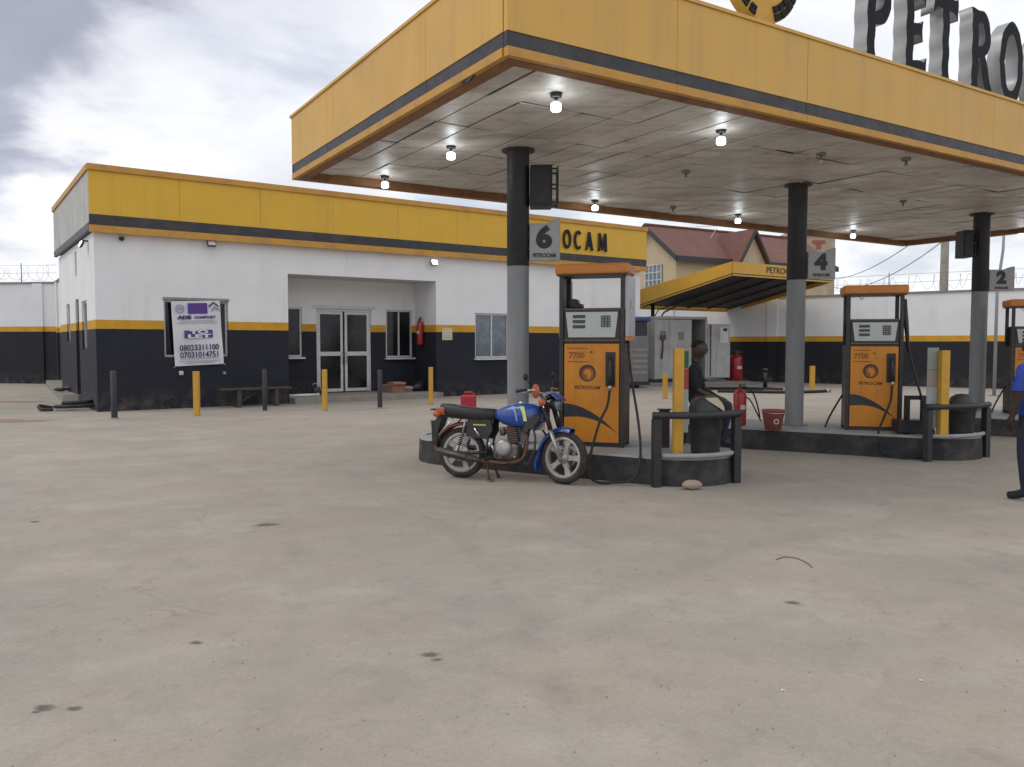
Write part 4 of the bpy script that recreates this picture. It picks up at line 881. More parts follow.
# window in the gable end wall, facing the shop
b = MB(); b.box(-.06, -.003, -1.2, .3, 5.0, 6.4); o = b.build('window', M_glasslit, hs); b = MB()
for i in range(5): b.box(-.1, -.062, -1.2 + 1.5 * i / 4 - .03, -1.2 + 1.5 * i / 4 + .03, 5.0, 6.4)
for i in range(4): b.box(-.125, -.102, -1.2, .3, 5 + 1.4 * i / 3 - .025, 5 + 1.4 * i / 3 + .025)
b.build('grille', M_white, o)
# antenna rods on the roof
b = MB(); b.tube([(gx - 1.2, -1.0, ZR - .6), (gx - .8, -1.2, ZR + .1)], .02, 5); b.tube([(gx - 2.6, -1.2, ZR + .0), (gx - .2, -1.1, ZR + .25)], .018, 5); b.build('antenna', M_white, hs)
TW = aty(787, 300, 66); tw = thing('tower_house', (TW.x, 66, 0), 'tall beige block with a small red sign behind the sign numbered 4', 'building', rad(0))
wd = aty(834, 300, 66).x - TW.x; zt = aty(800, 236, 66).z
M_beige = mat('beige_render', (.42, .35, .26), .85, var=.08, dirt=((.3, .25, .18), .5, .6), streak=((.25, .2, .15), .4, 1))
b = MB(); b.box(0, wd, 0, 5, -.02, zt); b.build('wall', M_beige, tw); b = MB(); b.box(-.1, wd + .1, -.1, 5.1, zt + .002, zt + .25); b.build('parapet', M_beige, tw)
b = MB(); b.box(wd * .77, wd * .80, -.05, -.003, 0, zt - 3); b.build('drain_pipe', mat('rust_pipe', (.22, .11, .06), .7), tw)
b = MB(); zc = aty(815, 243, 66).z; b.box(wd * .52, wd * .78, -.06, -.003, zc - .05, zc + .22); b.box(wd * .60, wd * .70, -.06, -.003, zc - .5, zc - .1); b.build('red_sign', mat('red_brown_sign', (.28, .09, .06), .6), tw)
for z in (zt - 3.4, zt - 6.2): b = MB(); b.box(wd * .18, wd * .42, -.05, -.003, z, z + 1.2); o = b.build('window', M_glass, tw); b = MB(); b.box(wd * .29, wd * .31, -.09, -.052, z, z + 1.2); b.build('mullion', M_white, o)
# utility pole, lamp pole, cables
pp = aty(943.5, 300, 36); up = thing('utility_pole', (pp.x, 36, 0), 'thick grey concrete pole behind the wall near the rightmost column', 'pole')
b = MB(); b.cyl((0, 0, -.02), (0, 0, 7.2), .20, .16, 12); b.build('shaft', M_conc, up); b = MB(); b.box(-.7, .7, -.05, .05, 6.6, 6.7); b.build('crossarm', M_conc, up)
pp = at(994, 396); lp = thing('lamp_pole', (pp.x, pp.y, 0), 'thin grey metal lamp pole beside the sign numbered 2', 'pole', 0)
b = MB(); b.tube([(0, 0, -.01), (0, 0, 3.2), (.14, 0, 4.4), (.16, 0, 6.2)], [.05, .045, .04, .03], 10); b.build('shaft', mat('galvanised_pole', (.30, .32, .33), .5, .3), lp); b = MB(); b.tube([(.15, 0, 5.6), (-.15, 0, 6.1), (-.5, 0, 6.3)], .02, 8); b.box(-.85, -.45, -.08, .08, 6.25, 6.32, .01); b.build('lamp_arm', M_alu, lp); b = MB(); b.box(-.1, .1, -.1, .1, 0, .03); b.build('base_plate', M_conc, lp)
def cable(a, c, sag, label):
    pts = [a.lerp(c, i / 14) - Vector((0, 0, sag * 4 * (i / 14) * (1 - i / 14))) for i in range(15)]; t = thing('power_cable', pts[0], label, 'cable', 0, 'overhead power cables'); b = MB(); b.tube([p - pts[0] for p in pts], .022, 5); b.build('wire', M_black, t); return t
t1 = Vector((TW.x + wd, 66, aty(833, 279, 66).z)); top = Vector((up.location.x, 36, 6.72))
cable(t1, top + Vector((-.6, 0, 0)), .5, 'upper overhead power cable from the beige block to the pole'); cable(t1 - Vector((0, 0, .7)), top + Vector((.6, 0, 0)), .9, 'lower sagging overhead power cable from the beige block to the pole')
# ------------------------------------------------------------------ fuel pumps
M_pdark = mat('charcoal_pump_frame', (.03, .028, .03), .45, var=.2, dirt=((.12, .09, .07), .4, 5))
M_pglass = mat('milky_side_panel', (.46, .48, .52), .3, var=.1, dirt=((.32, .32, .34), .5, 3))
def logo(par, x, y, z, r, m):
    """ring with a continent-like silhouette"""
    outline('round_emblem', [arc(0, 0, r, r, 0, 360, 32)[:-1], arc(.06 * r, -.1 * r, .74 * r, .78 * r, 0, 360, 28)[:-1]], .001, [m, m], par, (x, y, z), (rad(90), 0, 0))
    cont = [(-.55, .35), (-.3, .62), (.1, .6), (.35, .5), (.42, .2), (.66, .12), (.45, -.18), (.3, -.55), (.05, -.8), (-.1, -.45), (-.16, -.1), (-.45, -.05), (-.62, .1)]
    outline('continent_emblem', [arc(.06 * r, -.1 * r, .735 * r, .775 * r, 0, 360, 28)[:-1], [(a * r * .82 + .08 * r, b * r * .85 - .08 * r) for a, b in cont]], .0007, [M_pbrown, M_pbrown], par, (x, y + .0006, z), (rad(90), 0, 0))
M_pbrown = mat('brown_orange_print', (.30, .09, .02), .5, var=.2)
M_plogo = mat('dark_emblem_print', (.07, .03, .018), .5)
def pump(FL, FR, ztop, zhead0, zhead1, label, side_panel, dep=.46):
    d = FR - FL; wd = d.length; t = thing('fuel_pump', Vector((FL.x, FL.y, IZ)), label, 'fuel pump', math.atan2(d.y, d.x), 'orange fuel pumps on the islands')
    h = ztop - IZ; a = zhead0 - IZ; c = zhead1 - IZ; pw_ = .05
    # frame posts, four of them from base to header
    for x in (0, wd - pw_):
        for y in (0, dep - pw_): b = MB(); b.box(x, x + pw_, y, y + pw_, .0, h - .13, .004); b.build('post', M_pdark, t)
    b = MB(); b.box(-.05, wd + .05, -.05, dep + .05, h - .128, h, .025); hd = b.build('header', M_header, t)
    b = MB(); b.box(-.03, wd + .03, -.03, dep + .03, h - .145, h - .129); b.build('header_underside', M_pdark, hd)
    # cabinet
    b = MB(); b.box(pw_ + .002, wd - pw_ - .002, .03, dep - .03, .0, a - .01); b.build('cabinet', M_pdark, t)
    b = MB(); b.box(pw_ + .012, wd - pw_ - .012, .006, .029, .055, a - .03, .006); fp = b.build('front_panel', M_orange, t)
    b = MB(); b.box(pw_ + .012, wd - pw_ - .012, dep - .029, dep - .006, .055, a - .03, .006); b.build('rear_panel', M_orange, t)
    b = MB(); b.box(wd - .01, wd - .002, pw_ + .004, dep - pw_ - .004, .04, a - .02); b.build('side_panel', M_pdark, t); b = MB(); b.box(.002, .01, pw_ + .004, dep - pw_ - .004, .04, a - .02); b.build('side_panel', M_pdark, t)
    # display head
    b = MB(); b.box(pw_ + .002, wd - pw_ - .002, .015, dep - .015, a, c, .01); dh = b.build('display_head', M_pdark, t)
    zz0, zz1 = a + .05, c - .05; x0, x1 = pw_ + .03, wd - pw_ - .03
    for (yA, yB) in ((.002, .0145), (dep - .0145, dep - .002)):
        b = MB(); b.prism([(x0 + .035, zz0), (x1 - .035, zz0), (x1, zz1), (x0, zz1)], yA, yB); pl_ = b.build('display_plate', M_display, dh)
    for k in range(3):
        b = MB(); zq = zz1 - .075 - .062 * k; b.box(x0 + .09, x0 + .09 + (x1 - x0) * .24, -.004, .0015, zq, zq + .04, .002); b.build('digit_window', M_lcd, dh)
    b = MB(); b.box(x1 - .09 - (x1 - x0) * .18, x1 - .09, -.004, .0015, zz1 - .185, zz1 - .045, .002); b.build('keypad', M_lcd, dh)
    for i in range(3):
        for j in range(4): b = MB(); kx = x1 - .09 - (x1 - x0) * .18 + .012 + i * (x1 - x0) * .18 / 3; b.box(kx, kx + (x1 - x0) * .04, -.007, -.0045, zz1 - .175 + .032 * j, zz1 - .155 + .032 * j); b.build('key', M_conc, dh)
    for zq in (a + .004, c - .02): b = MB(); b.box(pw_ + .004, wd - pw_ - .004, .008, .014, zq, zq + .016); b.build('head_trim', mat('brown_head_trim', (.16, .10, .06), .5), dh)
    # prints on the orange panel
    xm = wd * .44; top = a - .03
    logo(t, xm, .0045, top - .36, .105, M_plogo)
    text('lettering', 'PETROCAM', .062, M_print, t, (xm, .004, top - .54), bold=.001, ext=.001)
    text('lettering', '7700', .105, M_pbrown, t, (wd * .27, .004, top - .145), bold=.003, ext=.001, sx=.95)
    for zq, xa, xb in ((top - .06, .12, .44), (top - .225, .13, .46)): b = MB(); b.box(wd * xa, wd * xb, .003, .0055, zq, zq + .012); b.build('printed_line', M_pbrown, t)
    b = MB(); b.lathe([(.0005, 0), (.012, 0), (.012, .012), (.0005, .012)], (wd * .50, -.006, top - .10), 'y', 10, False); b.build('lock', M_print, t)
    sw = [(pw_ + .014, .36), (pw_ + .014, .53)] + [(pw_ + .014 + (wd - 2 * pw_ - .03) * u, .53 - .37 * u ** 1.9) for u in [i / 12 for i in range(1, 13)]] + [(pw_ + .014 + (wd - 2 * pw_ - .03) * u, .36 + .03 * math.sin(u * 3) - .20 * u ** 2.2) for u in [i / 12 for i in range(11, 0, -1)]]
    outline('swoosh', [sw], .0012, [M_stripe, M_stripe], t, (0, .0045, 0), (rad(90), 0, 0))
    # nozzle boot, nozzle and hose on the right of the front
    nx = wd * .80
    b = MB(); b.box(nx - .065, nx + .055, -.012, .005, top - .52, top - .10, .006); b.build('nozzle_boot', M_pdark, t)
    b = MB(); b.box(nx - .05, nx + .04, -.02, -.013, top - .50, top - .12); b.build('boot_recess', M_black, t)
    b = MB(); b.tube([(nx - .005, -.04, top - .17), (nx, -.06, top - .24), (nx + .005, -.075, top - .36), (nx + .005, -.08, top - .50)], [.014, .018, .028, .03], 9)
    b.tube([(nx + .005, -.10, top - .30), (nx + .005, -.135, top - .36), (nx + .005, -.125, top - .46), (nx + .005, -.09, top - .49)], .008, 6); nz_ = b.build('nozzle', M_pdark, t)
    b = MB(); b.cyl((nx + .005, -.08, top - .50), (nx - .0, -.085, top - .57), .024, .02, 9); b.build('swivel', M_steel, nz_)
    return t, wd, nx, top, h, dep
def spline(pts, k=6):
    out = []; n_ = len(pts); P = [Vector(p) for p in pts]
    for i in range(n_ - 1):
        p0, p1, p2, p3 = P[max(i - 1, 0)], P[i], P[i + 1], P[min(i + 2, n_ - 1)]
        for j in range(k):
            u = j / k; out.append(.5 * ((2 * p1) + (p2 - p0) * u + (2 * p0 - 5 * p1 + 4 * p2 - p3) * u * u + (3 * p1 - p0 - 3 * p2 + p3) * u ** 3))
    return out + [P[-1]]
P1 = pump(at(559, 445.5, IZ), at(623.5, 448, IZ), 2.57, 1.62, 2.03, 'orange fuel pump right behind the blue motorcycle', True)
P2 = pump(at(844.5, 429.8, IZ), at(901.5, 431.4, IZ), 2.44, 1.58, 1.95, 'orange fuel pump between the two grey columns on the right', False)
P3l = Vector((8.96, 14.35, IZ)); P3 = pump(P3l, P3l + head(108) * .78, 2.38, 1.55, 1.90, 'orange fuel pump cut off by the right edge of the photo', False)
for (t, wd, nx, top, h, dep), kind in ((P1, 0), (P2, 1), (P3, 1)):
    g0 = -IZ + .03
    if kind == 0: pts = [(nx, -.085, top - .57), (nx - .02, -.12, top - .75), (nx - .09, -.26, .32), (nx - .14, -.52, -.02), (nx - .12, -.75, g0 + .09), (nx - .02, -.80, g0), (nx + .17, -.80, g0), (nx + .40, -.78, g0 + .05), (nx + .46, -.66, .0), (nx + .40, -.42, .36), (nx + .27, -.1, .85), (wd + .03, .12, 1.30), (wd + .035, .2, h - .45)]
    else: pts = [(nx, -.085, top - .57), (nx - .02, -.12, top - .78), (nx - .12, -.24, .22), (nx - .22, -.44, .0), (nx - .18, -.62, g0 + .06), (nx - .02, -.66, g0), (nx + .2, -.66, g0), (nx + .42, -.62, g0 + .1), (nx + .46, -.5, .1), (nx + .36, -.3, .48), (nx + .28, .0, .95), (wd + .05, .18, 1.5), (wd + .035, .2, h - .2)]
    b = MB(); b.tube(spline(pts), .0155, 8); b.build('hose', M_rubber, t)
    if kind == 0:
        b = MB(); b.box(wd + .006, wd + .045, .02, dep + .12, 1.36, h - .15, .006); sp = b.build('side_sign', M_pglass, t); b = MB(); b.box(wd + .005, wd + .047, .018, dep + .122, 1.36 - .05, 1.358); b.build('sign_trim', M_header, sp)
        b = MB(); b.box(-.03, -.004, .1, dep + .3, 1.36, h - .15, .004); b.build('side_sign', M_pglass, t)
        b = MB(); b.box(.09, .20, .12, .3, 2.03 - IZ + .001, 2.03 - IZ + .12, .03); b.box(.1, .26, .1, .26, 2.03 - IZ + .001, 2.03 - IZ + .06, .02); b.build('light_box', M_black, t)
    else:
        b = MB(); b.tube([(wd + .035, .2, h - .2), (wd + .06, .18, h - .55), (wd + .09, .15, h - .95)], [.03, .036, .02], 7); b.build('hose_guide', M_pdark, t)
        b = MB(); b.tube(spline([(-.02, .2, .5), (-.12, .15, .33), (-.22, .1, .14), (-.26, .08, .02)]), .014, 6); b.build('drop_hose', M_rubber, t)
        b = MB(); b.tube([(wd * .25, .2, h - .15), (wd * .28, .2, h - .2), (wd * .33, .2, h - .17)], .006, 5); b.build('loose_wire', M_black, t)
# ------------------------------------------------------------------ guard rails round the island ends
def guard(pl_, pr_, htop, zplate, label, bulge):
    a, c = pl_, pr_; d = c - a; t = thing('guard_rail', a, label, 'guard rail', math.atan2(d.y, d.x), 'black guard rails at the island ends'); L_ = d.length
    for x in (0, L_): b = MB(); b.box(x - .045, x + .045, -.045, .045, -.01, htop - .041, .006); b.build('post', M_colblack, t)
    cv = [(L_ * i / 10, -bulge * math.sin(math.pi * i / 10), 0) for i in range(11)]
    b = MB(); b.M = Matrix.Translation((0, 0, htop)); b.tube([(-.05, 0, 0)] + cv[1:-1] + [(L_ + .05, 0, 0)], .04, 8); b.build('top_rail', M_colblack, t)
    b = MB(); b.M = Matrix.Translation((0, 0, zplate)); b.tube([(.047, 0, 0)] + cv[1:-1] + [(L_ - .047, 0, 0)], .028, 8); b.build('lower_rail', M_islandtop, t)
guard(at(656, 487), at(735.5, 482.5), .80, .35, 'black guard rail round the end of the nearest island', .16)
guard(at(927, 461.5), at(985, 457), .74, .34, 'black guard rail round the end of the island right of the middle column', .14)
# ------------------------------------------------------------------ bollards
def bollard(p, h, r, m, label, group, square=False, name='bollard', cap=True):
    t = thing(name, p, label, 'bollard', random.uniform(-.05, .05), group)
    b = MB()
    if square: b.box(-r, r, -r, r, -.005, h, .008)
    else: b.lathe([(r, -.005), (r, h - r * .3), (r * .8, h - .004), (.0005, h)], n=16)
    b.build('post', m, t); b = MB(); b.lathe([(r * 1.5, -.004), (r * 1.35, .02), (r * 1.02, .03)], n=14); b.build('footing', M_conc if p.z < .1 else M_islandtop, t)
    return t
gy = 'yellow bollards'; gb_ = 'black bollards along the shop'
bollard(at(197, 416), .98, .058, M_bollard, 'yellow bollard below the white banner', gy, True); bollard(at(325, 411), .98, .055, M_bollard, 'yellow bollard in front of the glass doors', gy, True); bollard(at(431, 405), .98, .055, M_bollard, 'yellow bollard right of the shop porch', gy, True)
bollard(at(114.5, 419), 1.02, .062, M_colblack, 'black scuffed bollard at the shop corner', gb_); bollard(at(265, 411.5), 1.0, .055, M_colblack, 'black bollard in front of the bench', gb_); bollard(at(380, 408.5), .95, .06, M_colblack, 'black bollard right of the glass doors', gb_)
bollard(at(665, 399), .72, .06, M_bollard, 'short yellow bollard in front of the container', gy, True); bollard(at(812, 392), .85, .07, M_bollard, 'yellow bollard right of the middle column near the far wall', gy, True)
# tall yellow posts on the islands with price boards
M_green = mat('green_board', (.02, .12, .06), .5); M_paleb = mat('pale_board', (.36, .40, .42), .5, dirt=(DUST, .4, 5)); M_redb = mat('red_board', (.34, .05, .05), .5)
def post_sign(p, h, label, w_, off, cols, bh_, bz):
    t = thing('price_post', p, label, 'post', 0, 'yellow posts with boards on the islands'); b = MB(); b.box(-.055, .055, -.055, .055, 0, h, .006); b.build('post', M_bollard, t)
    b = MB(); b.box(-.09, .09, -.09, .09, 0.0005, .02); b.build('foot_plate', M_conc, t); z = bz
    for m, hh in cols: b = MB(); b.box(off, off + w_, .06, .075, z + .002, z + hh - .002); b.build('board', m, t); z += hh
    b = MB(); b.box(min(off, 0) + .0, max(off + w_, .03) - .0, .0755, .09, bz + .2, bz + .24); b.build('bracket', M_black, t)
post_sign(at(677.5, 455, IZ), 1.22, 'tall yellow post with a green and red board beside the seated person', .10, .03, ((M_paleb, .50), (M_redb, .24), (M_green, .2)), 0, .25)
post_sign(at(942, 437.5, IZ), 1.18, 'tall yellow post with a pale board on the island right of the middle column', .15, -.19, ((M_paleb, .55), (mat('faded_pink_board', (.30, .25, .23), .5), .25), (mat('faded_green_board', (.24, .29, .25), .5), .3)), 0, .12)
# ------------------------------------------------------------------ bins
M_bin = mat('charcoal_bin_plastic', (.032, .036, .042), .5, var=.15, dirt=((.11, .09, .075), .5, 7))
M_sack = mat('cream_sack', (.48, .42, .30), .85, var=.1, bump=.3, bscale=60)
def bin_(p, r, h, label, sack):
    t = thing('rubbish_bin', p, label, 'bin', .4, 'charcoal bins at the island ends'); b = MB()
    b.lathe([(.0005, 0), (r * .82, .0), (r * .84, .02), (r * .97, h * .93), (r * 1.05, h * .94), (r * 1.05, h), (r * .95, h), (r * .93, h * .9)], n=28); b.build('drum', M_bin, t)
    b = MB(); prof = [(r * 1.0, h + .003), (r * .98, h + .08), (r * .80, h + .165), (r * .45, h + .205), (.0005, h + .215)]
    b.lathe(prof, n=28); o = b.build('dome_lid', M_bin, t)
    if sack:
        b = MB(); k = 9; rings = []
        for j in range(7):
            u = j / 6; rr_ = r * (1.015 - .50 * u ** 2.4); z = h + .02 + .178 * u
            rings.append([Vector(((rr_ + .022) * math.cos(rad((-50 - 80 * u) + (20 + 75 * u) * i / k)), (rr_ + .022) * math.sin(rad((-50 - 80 * u) + (20 + 75 * u) * i / k)), z)) for i in range(k + 1)])
        n_ = k + 1; b._add([p_ for r_ in rings for p_ in r_], [(i * n_ + j, i * n_ + j + 1, (i + 1) * n_ + j + 1, (i + 1) * n_ + j) for i in range(6) for j in range(k)], True); b.build('cream_flap', M_sack, t)
    b = MB(); b.tube([(r * 1.06, 0, h * .8), (r * 1.2, 0, h * .78), (r * 1.2, 0, h * .6), (r * .98, 0, h * .58)], .01, 6); b.build('handle', M_black, t); return t
bin_(at(705, 453, IZ), .195, .455, 'charcoal bin with a cream patch on its domed lid in front of the seated person', True)
bin_(at(961, 434.5, IZ), .18, .36, 'charcoal bin with a plain domed lid beside the rightmost column', False)
# small black box and pipe stubs by the second island end, dark box by the first
p = at(668, 450, IZ) + Vector((0, .25, 0)); t = thing('steel_stub_post', p, 'short dark brown steel post left of the tall yellow post', 'post'); b = MB(); b.box(-.06, .06, -.04, .04, 0, .46, .004); b.build('post', mat('dark_brown_steel', (.03, .018, .02), .6), t); b = MB(); b.box(-.08, .08, -.06, .06, .461, .475); b.build('cap', M_black, t)
p = at(917, 436, IZ) + Vector((0, .3, 0)); t = thing('junction_frame', p, 'small black metal frame on the island right of the second pump', 'frame'); b = MB(); b.box(-.03, .03, -.03, .03, 0, .48); b.box(.20, .26, -.03, .03, 0, .48); b.box(-.03, .26, -.03, .03, .481, .54); b.build('frame', M_black, t); b = MB(); b.box(-.16, .19, -.12, .12, .02, .2, .01); b.build('box', M_colblack, t)
# ------------------------------------------------------------------ extinguishers and bucket on the ground
ext = extinguisher('fire_extinguisher', at(739.5, 425, IZ) , 'red fire extinguisher with trailing hose beside the red bucket', .10, .60, 0, False)
b = MB(); b.tube(spline([(.02, -.01, .58), (.12, 0, .58), (.2, -.02, .5), (.27, -.03, .3), (.31, -.02, .12)]), .012, 7); b.build('hose', M_rubber, ext); b = MB(); b.tube(spline([(.04, -.02, .45), (.14, -.05, .4), (.25, -.05, .2), (.32, -.05, .06)]), .011, 7); b.build('hose', M_rubber, ext)
pz = at(735.5, 380.5, .11); extinguisher('trolley_extinguisher', pz, 'large red wheeled fire extinguisher standing by the open container door', .27, 1.1, .1, True, True)
pr_ = at(773, 429.5, IZ); t = thing('red_bucket', pr_, 'faded red sand bucket on the island left of the middle column', 'bucket'); b = MB(); b.lathe([(.0005, .002), (.115, .0), (.165, .28), (.172, .285), (.168, .295), (.158, .29), (.11, .02)], n=24); b.build('pail', mat('faded_red_bucket', (.33, .085, .08), .6, dirt=((.3, .17, .14), .5, 6)), t)
b = MB(); b.lathe([(.025, 0), (.04, 0), (.04, .003), (.025, .003), (.025, 0)], (.0, -.146, .13), 'y', 14, False); b.build('mark', M_lbl, t); b = MB(); b.tube([(-.165, 0, .27)] + [(.17 * math.cos(rad(180 - 18 * i)), -.05 - .12 * math.sin(rad(18 * i)), .28 - .03 * math.sin(rad(18 * i))) for i in range(1, 10)] + [(.165, 0, .27)], .005, 5); b.build('bail', M_steel, t)
pr_ = at(468, 404) ; pr_ = Vector((-0.62 * 1.9, 21.5, 0)); pr_ = aty(468.5, 404, 19.5); t = thing('red_can', (pr_.x, 19.5, 0), 'red plastic jerrycan standing behind the motorcycle seat', 'can'); hh = aty(468, 391.5, 19.5).z
hh = max(.35, hh); b = MB(); b.box(-.19, .19, -.14, .14, 0, hh * .8, .05); b.build('body', mat('red_plastic', (.40, .02, .03), .45), t); b = MB(); b.tube([(-.1, 0, hh * .78), (-.08, 0, hh * .95), (.08, 0, hh * .95), (.1, 0, hh * .78)], .025, 7); b.cyl((.13, 0, hh * .78), (.13, 0, hh * .9), .03); b.build('handle', MATS['red_plastic'], t)
# stone by the island end and other litter
p = at(692, 489.5); t = thing('loose_stone', p, 'pale rounded stone lying in front of the nearest guard rail', 'stone', .2); b = MB(); rr = random.Random(4); rings = []
for i in range(9):
    a = math.pi * i / 8; rings.append([Vector((.115 * -math.cos(a) * 1.0, .075 * max(.02, math.sin(a)) * math.cos(q) * (1 + rr.uniform(-.1, .1)), .052 + .055 * max(.02, math.sin(a)) * math.sin(q) * (1 + rr.uniform(-.1, .1)))) for q in [2 * math.pi * k / 12 for k in range(12)]])
b.loft(rings); b.build('rock', mat('pale_sandstone', (.36, .28, .21), .9, var=.2, scale=14, bump=.4), t)
def wire(pts, r, m, name, label, cat):
    q = [at(*p) for p in pts]; t = thing(name, q[0], label, cat); b = MB(); b.tube(spline([p_ - q[0] + Vector((0, 0, r + .001)) for p_ in q]), r, 6); b.build('strand', m, t); b = MB(); b.ball(q[-1] - q[0] + Vector((0, 0, r + .001)), r * 1.3, 8, 6); b.build('end', m, t)
wire([(776, 560), (785, 557.5), (797, 559), (808, 564), (812, 568)], .004, mat('red_brown_wire', (.24, .14, .10), .7), 'loose_wire', 'short reddish bent wire lying on the forecourt', 'wire')
for px, py, lb in ((921, 681, 'tiny white paper scrap at the lower right'), (783, 691, 'tiny white paper scrap near the middle of the forecourt')):
    p = at(px, py); t = thing('paper_scrap', p, lb, 'litter'); b = MB(); b._add([(-.009, -.006, .004), (.010, -.005, .006), (.007, .007, .004), (-.007, .006, .008), (0, 0, .005)], [(0, 1, 4), (1, 2, 4), (2, 3, 4), (3, 0, 4)]); b.build('scrap', M_white, t); b = MB(); b._add([(.003, -.012, .003), (.011, -.009, .003), (.007, -.003, .006)], [(0, 1, 2)]); b.build('torn_corner', M_white, t)
# tank fill points: dark covers and stand pipes on the far forecourt
def fill(px, py, label, r=.55):
    p = at(px, py); t = thing('tank_fill_point', p, label, 'fill point', random.random(), 'tank fill points on the far forecourt'); b = MB(); b.lathe([(r, .003), (r * .95, .03), (r * .7, .045), (.0005, .05)], n=24); b.build('cover', M_rubber, t); b = MB(); b.cyl((0, 0, .05), (0, 0, .62), .07, None, 10); b.cyl((0, 0, .62), (0, 0, .72), .10, .09, 10); b.build('stand_pipe', M_black, t); b = MB(); b.box(.04, .26, -.04, .04, .3, .38); b.build('valve', M_black, t)
fill(765, 389, 'black stand pipe on a dark cover left of the middle column')
p = at(725, 389.5); t = thing('rubber_mat', p, 'dark rubber sheet lying on the ground in front of the container', 'mat', rad(-10)); b = MB(); rr = random.Random(9); k = 20; b._add([(0, 0, .02)] + [(1.3 * math.cos(2 * math.pi * i / k) * rr.uniform(.8, 1.1), .5 * math.sin(2 * math.pi * i / k) * rr.uniform(.8, 1.1), .012) for i in range(k)] + [(1.3 * math.cos(2 * math.pi * i / k), .5 * math.sin(2 * math.pi * i / k), .0) for i in range(k)], [(0, 1 + i, 1 + (i + 1) % k) for i in range(k)] + [(1 + i, 1 + k + i, 1 + k + (i + 1) % k, 1 + (i + 1) % k) for i in range(k)]); b.build('sheet', M_rubber, t); b = MB(); b.tube(spline([(-1.0, .1, .05), (0, -.15, .06), (.9, .1, .05), (1.9, -.1, .04)]), .04, 7); b.build('hose', M_rubber, t)
p = at(772, 393.5); t = thing('delivery_hose', p, 'dark fuel delivery hose lying on the ground by the stand pipe', 'hose'); b = MB(); b.tube(spline([(-1.6, .5, .05), (-.6, .2, .05), (.3, -.1, .05), (1.2, .1, .05), (1.9, .5, .05)]), .05, 8); b.build('tube', M_rubber, t); b = MB(); b.cyl((1.88, .48, .05), (2.05, .6, .05), .07, None, 10); b.build('coupling', M_steel, t)
# concrete landing and a heap of hose beside the shop side wall
q = [at(46, 386), at(63, 403), at(84, 403), at(62, 386)]; b = MB(); b._add([tuple(v) for v in q] + [(v.x, v.y, .22) for v in q], [(0, 1, 2, 3), (4, 5, 6, 7), (0, 1, 5, 4), (1, 2, 6, 5), (2, 3, 7, 6), (3, 0, 4, 7)]); o = b.build('side_landing', M_conc); tag(o, 'low concrete landing along the shop side wall', None, None, 'structure')
p = at(80, 410); t = thing('hose_heap', p, 'dark coiled hose heap on the ground at the shop corner', 'hose', .3); b = MB(); b.tube(spline([(.62 * math.cos(i * .9) * (1 - .04 * i), .36 * math.sin(i * .9) * (1 - .03 * i), .05 + .012 * i) for i in range(16)], 4), .045, 7); b.build('coil', M_rubber, t); b = MB(); b.tube(spline([(-.6, .1, .06), (-.85, .0, .12), (-.75, -.3, .06), (-.5, -.35, .05)]), .04, 7); b.build('loose_end', M_rubber, t)
p = at(60, 392, .22); t = thing('rag_heap', p, 'dark rag bundle lying on the side landing', 'rags'); b = MB(); b.ball((0, 0, .07), .18, 10, 6, (1, .6, .3)); b.build('bundle', M_rubber, t); b = MB(); b.ball((.2, .1, .1), .14, 8, 6, (1, .7, .5)); b.build('fold', M_black, t)
# ------------------------------------------------------------------ motorcycle
M_bblue = mat('blue_motorcycle_paint', (.008, .055, .30), .3, var=.15, scale=8, coat=.5, dirt=((.12, .11, .12), .45, 9))
M_seat = mat('black_vinyl_seat', (.018, .018, .02), .5, var=.2, dirt=((.07, .06, .05), .35, 12))
M_alloy = mat('dull_alloy', (.40, .38, .36), .38, .7, var=.15, scale=14, dirt=((.20, .15, .11), .5, 12))
M_wheel = mat('pale_alloy_wheel', (.40, .385, .36), .45, .25, var=.15, scale=14, dirt=((.26, .2, .15), .5, 12))
M_edark = mat('oily_engine_metal', (.15, .14, .13), .5, .6, var=.25, scale=16, dirt=((.09, .06, .045), .6, 14))
M_rust = mat('rusty_steel', (.10, .045, .03), .75, .2, var=.4, scale=20, dirt=((.22, .10, .06), .6, 15))
M_amber = mat('amber_lens', (.40, .085, .022), .3, var=.2, scale=20, coat=.3)
M_tyre = mat('dusty_tyre', (.02, .019, .018), .8, var=.2, dirt=((.15, .11, .08), .45, 14), bump=.3, bscale=60)
M_decal = mat('lime_decal', (.55, .68, .22), .4); M_decal2 = mat('pale_blue_decal', (.30, .42, .55), .4); M_gold = mat('gold_lettering', (.55, .42, .08), .4)
rc = at(461.5, 477.5); fc = at(570, 484.5); bd = (fc - rc); WB = 1.27
bk = thing('motorcycle', rc, 'blue motorcycle with black seat and alloy wheels parked beside the pump island', 'motorcycle', rot=(rad(-5), 0, math.atan2(bd.y, bd.x)))
WR_ = .300
